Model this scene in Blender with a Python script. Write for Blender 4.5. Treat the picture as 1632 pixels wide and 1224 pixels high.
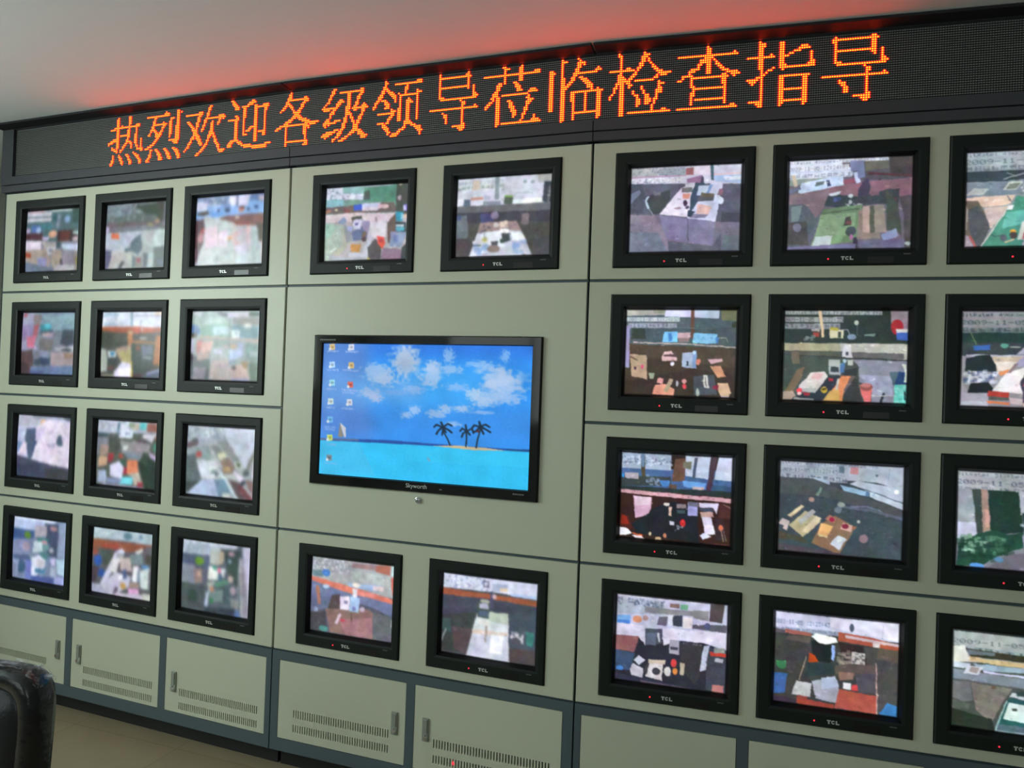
import bpy, bmesh, math, random
import numpy as np
from mathutils import Matrix, Vector

for o in list(bpy.data.objects):
    bpy.data.objects.remove(o)
SC = bpy.context.scene
COL = SC.collection

# ---------------------------------------------------------------- camera
S = 0.48                      # metres per monitor width
ZF = -5.25                    # floor level, in monitor widths below the top row
def W3(x, y, z):
    return Vector((x * S, y * S, (z - ZF) * S))
R0 = (0.94530283, 0.32428385, 0.0352498)
R1 = (0.02969041, 0.02207707, -0.99931531)
R2 = (-0.32484002, 0.94570217, 0.0112414)
cam_d = bpy.data.cameras.new('camera')
cam_d.sensor_width = 36.0
cam_d.lens = 1147.248 / 1632 * 36.0
cam_d.clip_start = 0.05
cam = bpy.data.objects.new('camera', cam_d)
COL.objects.link(cam)
mw = Matrix(((R0[0], -R1[0], -R2[0]), (R0[1], -R1[1], -R2[1]), (R0[2], -R1[2], -R2[2]))).to_4x4()
mw.translation = W3(7.50618393, -5.3762368, -1.83686299)
cam.matrix_world = mw
SC.camera = cam

# ---------------------------------------------------------------- world, light, exposure
SC.view_settings.view_transform = 'Standard'
SC.view_settings.look = 'None'
SC.view_settings.exposure = 0.0
SC.view_settings.gamma = 1.0
SC.view_settings.use_curve_mapping = False
wd = bpy.data.worlds.new('world')
SC.world = wd
wd.use_nodes = True
wd.node_tree.nodes['Background'].inputs[0].default_value = (0.75, 0.85, 1.0, 1)
wd.node_tree.nodes['Background'].inputs[1].default_value = 0.6
SC.cycles.use_denoising = True
SC.cycles.max_bounces = 8
WIN_LEFT = 11.0               # daylight through the left window
FILL_REAR = 1.4                # fill light from windows added behind the viewer
LED_RED = 18.0                # brightness of the lit dots of the message sign

# ---------------------------------------------------------------- materials
def srgb(h):
    c = [int(h[i:i + 2], 16) / 255 for i in (0, 2, 4)]
    return tuple(x / 12.92 if x <= 0.04045 else ((x + 0.055) / 1.055) ** 2.4 for x in c)

def mat(name, col, rough=0.5, metal=0.0, spec=0.5, bump=0.0, bscale=200.0, var=0.0, vscale=8.0):
    m = bpy.data.materials.new(name)
    m.use_nodes = True
    nt = m.node_tree
    b = nt.nodes['Principled BSDF']
    b.inputs['Base Color'].default_value = (*col, 1)
    b.inputs['Roughness'].default_value = rough
    b.inputs['Metallic'].default_value = metal
    b.inputs['Specular IOR Level'].default_value = spec
    tc = nt.nodes.new('ShaderNodeTexCoord')
    if var:
        n = nt.nodes.new('ShaderNodeTexNoise')
        n.inputs['Scale'].default_value = vscale
        n.inputs['Detail'].default_value = 5
        nt.links.new(tc.outputs['Object'], n.inputs['Vector'])
        r = nt.nodes.new('ShaderNodeMapRange')
        r.inputs['To Min'].default_value = 1 - var
        r.inputs['To Max'].default_value = 1 + var
        nt.links.new(n.outputs['Fac'], r.inputs['Value'])
        mx = nt.nodes.new('ShaderNodeVectorMath')
        mx.operation = 'SCALE'
        mx.inputs[0].default_value = col
        nt.links.new(r.outputs['Result'], mx.inputs['Scale'])
        nt.links.new(mx.outputs[0], b.inputs['Base Color'])
    if bump:
        n = nt.nodes.new('ShaderNodeTexNoise')
        n.inputs['Scale'].default_value = bscale
        n.inputs['Detail'].default_value = 3
        nt.links.new(tc.outputs['Object'], n.inputs['Vector'])
        bp = nt.nodes.new('ShaderNodeBump')
        bp.inputs['Strength'].default_value = bump
        bp.inputs['Distance'].default_value = 0.002
        nt.links.new(n.outputs['Fac'], bp.inputs['Height'])
        nt.links.new(bp.outputs['Normal'], b.inputs['Normal'])
    return m

def emit_mat(name, col, strength):
    m = mat(name, (0.02, 0.02, 0.02), 0.3)
    b = m.node_tree.nodes['Principled BSDF']
    b.inputs['Emission Color'].default_value = (*col, 1)
    b.inputs['Emission Strength'].default_value = strength
    return m

def attr_emit_mat(name, attr, rough, spec):
    m = mat(name, (0.012, 0.013, 0.014), rough, spec=spec)
    nt = m.node_tree
    a = nt.nodes.new('ShaderNodeAttribute')
    a.attribute_name = attr
    b = nt.nodes['Principled BSDF']
    nt.links.new(a.outputs['Color'], b.inputs['Emission Color'])
    b.inputs['Emission Strength'].default_value = 1.0
    return m

M = {}
M['panel'] = mat('cream_painted_steel', (0.565, 0.59, 0.462), 0.36, spec=0.45, bump=0.12, bscale=900, var=0.02, vscale=3)
M['frame'] = mat('slate_painted_steel', (0.082, 0.112, 0.128), 0.45, spec=0.4, bump=0.1, bscale=900)
M['dark'] = mat('cabinet_interior', (0.02, 0.025, 0.028), 0.7)
M['plinth'] = mat('black_plinth', (0.012, 0.015, 0.014), 0.6)
M['bezel'] = mat('charcoal_plastic', (0.009, 0.015, 0.013), 0.5, spec=0.28, bump=0.15, bscale=1500)
M['tuberim'] = mat('matt_black_rim', (0.004, 0.005, 0.005), 0.6, spec=0.25)
M['flap'] = mat('gloss_black_plastic', (0.007, 0.008, 0.008), 0.3)
M['logo'] = mat('silver_lettering', (0.62, 0.65, 0.62), 0.35, metal=0.3)
M['faint'] = mat('grey_lettering', (0.16, 0.17, 0.17), 0.5)
M['gloss'] = mat('piano_black', (0.006, 0.007, 0.007), 0.06, spec=0.6)
M['chrome'] = mat('chrome', (0.75, 0.78, 0.8), 0.15, metal=1.0)
M['handle'] = mat('grey_latch', (0.34, 0.375, 0.33), 0.35, metal=0.4)
M['ceiling'] = mat('ceiling_paint', (0.79, 0.84, 0.84), 0.85, var=0.02)
M['wall'] = mat('wall_paint', (0.62, 0.64, 0.58), 0.8, var=0.02)
M['fin'] = mat('louvre_fins', (0.05, 0.05, 0.052), 0.6)
M['hood'] = mat('sign_hood_steel', (0.022, 0.022, 0.026), 0.7, spec=0.2)
M['led_frame'] = mat('sign_frame_steel', (0.055, 0.058, 0.068), 0.5, spec=0.4, bump=0.1, bscale=900)
M['wall_darkened'] = mat('wall_darkened_for_shade', (0.24, 0.25, 0.23), 0.8, var=0.02)  # unseen walls coloured darker to dim reflections and fill light
M['winframe'] = mat('white_window_frame', (0.75, 0.76, 0.75), 0.4)
M['vinyl'] = mat('black_vinyl', (0.006, 0.010, 0.014), 0.30, spec=0.6, bump=0.5, bscale=120)
M['rim'] = mat('black_vinyl_glossy', (0.008, 0.010, 0.013), 0.2, spec=0.7, bump=1.0, bscale=38)
M['blackplastic'] = mat('black_plastic', (0.015, 0.016, 0.017), 0.4)
M['steel'] = mat('steel', (0.4, 0.41, 0.42), 0.3, metal=1.0)
M['red'] = emit_mat('red_indicator', (1.0, 0.02, 0.04), 2.2)
M['day_left'] = emit_mat('daylight_left', (0.86, 1.0, 0.97), WIN_LEFT)
M['fill_rear'] = emit_mat('rear_window_fill', (0.90, 1.0, 0.97), FILL_REAR)
M['screen'] = attr_emit_mat('picture_tube_glass', 'picture', 0.25, 0.25)
M['lcd'] = attr_emit_mat('flat_panel_glass', 'picture', 0.3, 0.2)
M['lit'] = attr_emit_mat('lit_dots', 'glow', 0.5, 0.2)

def floor_mat():
    m = mat('beige_floor_tiles', (0.31, 0.245, 0.155), 0.5, var=0.12, vscale=6, bump=0.05, bscale=60)
    nt = m.node_tree
    b = nt.nodes['Principled BSDF']
    src = b.inputs['Base Color'].links[0].from_socket
    tc = nt.nodes.new('ShaderNodeTexCoord')
    br = nt.nodes.new('ShaderNodeTexBrick')
    br.offset = 0.0
    br.inputs['Scale'].default_value = 1.0
    br.inputs['Brick Width'].default_value = 0.6
    br.inputs['Row Height'].default_value = 0.6
    br.inputs['Mortar Size'].default_value = 0.003
    br.inputs['Color1'].default_value = (1, 1, 1, 1)
    br.inputs['Color2'].default_value = (0.94, 0.95, 0.96, 1)
    br.inputs['Mortar'].default_value = (0.78, 0.75, 0.72, 1)
    nt.links.new(tc.outputs['Object'], br.inputs['Vector'])
    mx = nt.nodes.new('ShaderNodeMix')
    mx.data_type = 'RGBA'
    mx.blend_type = 'MULTIPLY'
    mx.inputs['Factor'].default_value = 1.0
    nt.links.new(src, mx.inputs['A'])
    nt.links.new(br.outputs['Color'], mx.inputs['B'])
    nt.links.new(mx.outputs['Result'], b.inputs['Base Color'])
    return m
M['floor'] = floor_mat()
M['film'] = mat('film_with_painted_highlights', (0.75, 0.82, 0.86), 0.12, spec=1.0)
def film_highlights(m):  # white streaks in the alpha stand in for highlights
    nt = m.node_tree
    b = nt.nodes['Principled BSDF']
    tc = nt.nodes.new('ShaderNodeTexCoord')
    mp = nt.nodes.new('ShaderNodeMapping')
    mp.inputs['Scale'].default_value = (5, 13, 13)
    mp.inputs['Rotation'].default_value = (0.3, 0.9, 0.2)
    n = nt.nodes.new('ShaderNodeTexNoise')
    n.inputs['Scale'].default_value = 3.0
    n.inputs['Detail'].default_value = 4
    n.inputs['Distortion'].default_value = 1.2
    r = nt.nodes.new('ShaderNodeMapRange')
    r.inputs['From Min'].default_value = 0.47
    r.inputs['From Max'].default_value = 0.72
    r.inputs['To Max'].default_value = 0.85
    nt.links.new(tc.outputs['Object'], mp.inputs['Vector'])
    nt.links.new(mp.outputs['Vector'], n.inputs['Vector'])
    nt.links.new(n.outputs['Fac'], r.inputs['Value'])
    nt.links.new(r.outputs['Result'], b.inputs['Alpha'])
film_highlights(M['film'])

X00, PX, PZ, ZTOP = -0.05, 0.0158, 0.0161, 0.770
def matrix_mat():
    """rows of unlit diode lenses on a black louvred board"""
    m = mat('unlit_diode_board', (0.02, 0.02, 0.02), 0.5)
    nt = m.node_tree
    b = nt.nodes['Principled BSDF']
    tc = nt.nodes.new('ShaderNodeTexCoord')
    sp = nt.nodes.new('ShaderNodeSeparateXYZ')
    nt.links.new(tc.outputs['Object'], sp.inputs[0])
    def node(op, a, bb=None):
        n = nt.nodes.new('ShaderNodeMath')
        n.operation = op
        for i, v in enumerate((a, bb)):
            if v is None:
                continue
            if isinstance(v, (int, float)):
                n.inputs[i].default_value = v
            else:
                nt.links.new(v, n.inputs[i])
        return n.outputs[0]
    def cell(out, pitch):
        u = node('DIVIDE', out, pitch)
        u = node('ADD', u, 1000.5)
        return node('SUBTRACT', node('FRACT', u), 0.5)
    u = cell(sp.outputs['X'], PX * S)
    v = cell(sp.outputs['Z'], PZ * S)
    d = node('SQRT', node('ADD', node('MULTIPLY', u, u), node('MULTIPLY', v, v)))
    f = node('LESS_THAN', d, 0.32)
    mx = nt.nodes.new('ShaderNodeMix')
    mx.data_type = 'RGBA'
    mx.inputs['A'].default_value = (0.035, 0.034, 0.036, 1)
    mx.inputs['B'].default_value = (0.30, 0.32, 0.29, 1)
    nt.links.new(f, mx.inputs['Factor'])
    nt.links.new(mx.outputs['Result'], b.inputs['Base Color'])
    return m
M['board'] = matrix_mat()

# ---------------------------------------------------------------- mesh helpers
class MB:
    def __init__(self):
        self.v, self.f = [], []
    def quad(self, a, b, c, d):
        n = len(self.v)
        self.v += [a, b, c, d]
        self.f.append((n, n + 1, n + 2, n + 3))
    def poly(self, pts):
        n = len(self.v)
        self.v += list(pts)
        self.f.append(tuple(range(n, n + len(pts))))
    def box(self, x0, x1, y0, y1, z0, z1):
        n = len(self.v)
        self.v += [(x, y, z) for z in (z0, z1) for y in (y0, y1) for x in (x0, x1)]
        for q in ((0, 2, 3, 1), (4, 5, 7, 6), (0, 1, 5, 4), (2, 6, 7, 3), (0, 4, 6, 2), (1, 3, 7, 5)):
            self.f.append(tuple(n + i for i in q))
    def prism(self, pts, y0, y1):
        """outline in x,z extruded in y"""
        n, k = len(self.v), len(pts)
        self.v += [(x, y0, z) for x, z in pts] + [(x, y1, z) for x, z in pts]
        self.f.append(tuple(n + i for i in range(k)))
        self.f.append(tuple(n + k + i for i in reversed(range(k))))
        for i in range(k):
            j = (i + 1) % k
            self.f.append((n + i, n + k + i, n + k + j, n + j))
    def loops(self, ls, cap0=False, cap1=False):
        n, k = len(self.v), len(ls[0])
        for l in ls:
            self.v += list(l)
        for a in range(len(ls) - 1):
            for i in range(k):
                j = (i + 1) % k
                self.f.append((n + a * k + i, n + a * k + j, n + (a + 1) * k + j, n + (a + 1) * k + i))
        if cap0:
            self.f.append(tuple(n + i for i in reversed(range(k))))
        if cap1:
            self.f.append(tuple(n + (len(ls) - 1) * k + i for i in range(k)))
    def tube(self, a, b, r0, r1=None, k=16):
        r1 = r0 if r1 is None else r1
        a, b = Vector(a), Vector(b)
        q = (b - a).to_track_quat('Z', 'Y')
        ring = lambda c, r: [tuple(c + q @ Vector((r * math.cos(t * 2 * math.pi / k), r * math.sin(t * 2 * math.pi / k), 0))) for t in range(k)]
        self.loops([ring(a, r0), ring(b, r1)], True, True)
    def mesh(self, name, m, recalc=True, smooth=False):
        me = bpy.data.meshes.new(name)
        me.from_pydata([tuple(p) for p in self.v], [], self.f)
        if recalc:
            bm = bmesh.new()
            bm.from_mesh(me)
            bmesh.ops.remove_doubles(bm, verts=bm.verts, dist=1e-6)
            bmesh.ops.recalc_face_normals(bm, faces=bm.faces)
            bm.to_mesh(me)
            bm.free()
        me.materials.append(m)
        if smooth:
            me.polygons.foreach_set('use_smooth', [True] * len(me.polygons))
        return me

def obj(name, me, parent=None, loc=None, mworld=None):
    o = bpy.data.objects.new(name, me)
    COL.objects.link(o)
    if parent is not None:
        o.parent = parent
    if mworld is not None:
        o.matrix_local = mworld
    elif loc is not None:
        o.location = loc
    return o

def bevel(o, w=0.002, seg=2):
    md = o.modifiers.new('bevel', 'BEVEL')
    md.width = w
    md.segments = seg
    md.limit_method = 'ANGLE'
    return o

def thing(name, mworld, label, cat, group=None):
    o = bpy.data.objects.new(name, None)
    o.empty_display_size = 0.05
    COL.objects.link(o)
    o.matrix_world = mworld
    return tag(o, label, cat, group)

def tag(o, label, cat, group=None):
    o['label'] = label
    o['category'] = cat
    if group:
        o['group'] = group
    return o

def struct(name, mb, m):
    o = obj(name, mb.mesh(name, m))
    o['kind'] = 'structure'
    return o

def plate(x0, x1, z0, z1, holes, yf, yb):
    """sheet with rectangular holes cut through it"""
    xs = sorted({x0, x1} | {h[i] for h in holes for i in (0, 1)})
    zs = sorted({z0, z1} | {h[i] for h in holes for i in (2, 3)})
    def solid(i, j):
        if i < 0 or j < 0 or i >= len(xs) - 1 or j >= len(zs) - 1:
            return False
        cx, cz = (xs[i] + xs[i + 1]) / 2, (zs[j] + zs[j + 1]) / 2
        return not any(h[0] < cx < h[1] and h[2] < cz < h[3] for h in holes)
    mb = MB()
    for i in range(len(xs) - 1):
        for j in range(len(zs) - 1):
            if not solid(i, j):
                continue
            a, b, c, d = xs[i], xs[i + 1], zs[j], zs[j + 1]
            mb.quad((a, yf, c), (b, yf, c), (b, yf, d), (a, yf, d))
            mb.quad((a, yb, c), (a, yb, d), (b, yb, d), (b, yb, c))
            if not solid(i - 1, j): mb.quad((a, yf, c), (a, yf, d), (a, yb, d), (a, yb, c))
            if not solid(i + 1, j): mb.quad((b, yf, c), (b, yb, c), (b, yb, d), (b, yf, d))
            if not solid(i, j - 1): mb.quad((a, yf, c), (a, yb, c), (b, yb, c), (b, yf, c))
            if not solid(i, j + 1): mb.quad((a, yf, d), (b, yf, d), (b, yb, d), (a, yb, d))
    return mb

# ---------------------------------------------------------------- pictures on the screens
# Drawn on each screen's own 0..1000 square: P polygon, E ellipse, C cloud, L line, S small clutter,
# O caption text, G small caption glyphs, I desktop icon, t icon caption.
FONT = {'0': '0e11131519110e', '1': '040c040404040e', '2': '0e11010204081f', '3': '1f02040201110e', '4': '02060a121f0202',
        '5': '1f101e0101110e', '6': '0608101e11110e', '7': '1f010204080808', '8': '0e11110e11110e', '9': '0e11110f01020c',
        '-': '0000001f000000', ':': '000c0c000c0c00', ',': '000000000c0408', ' ': '00000000000000', 'B': '1e11111e11111e',
        'R': '1e11111e141211', 'F': '1f10101e101010', 'K': '11121418141211', 'i': '04000c0404040e', 't': '08081c08080906',
        'a': '00000e010f110f', 'e': '00000e111f100e', 'b': '10101e1111111e', 'p': '00001e11111e10', 's': '00000e100e011e',
        'r': '000016190c1010', 'm': '00001a15151515', 'f': '0609081c080808'}
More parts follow.
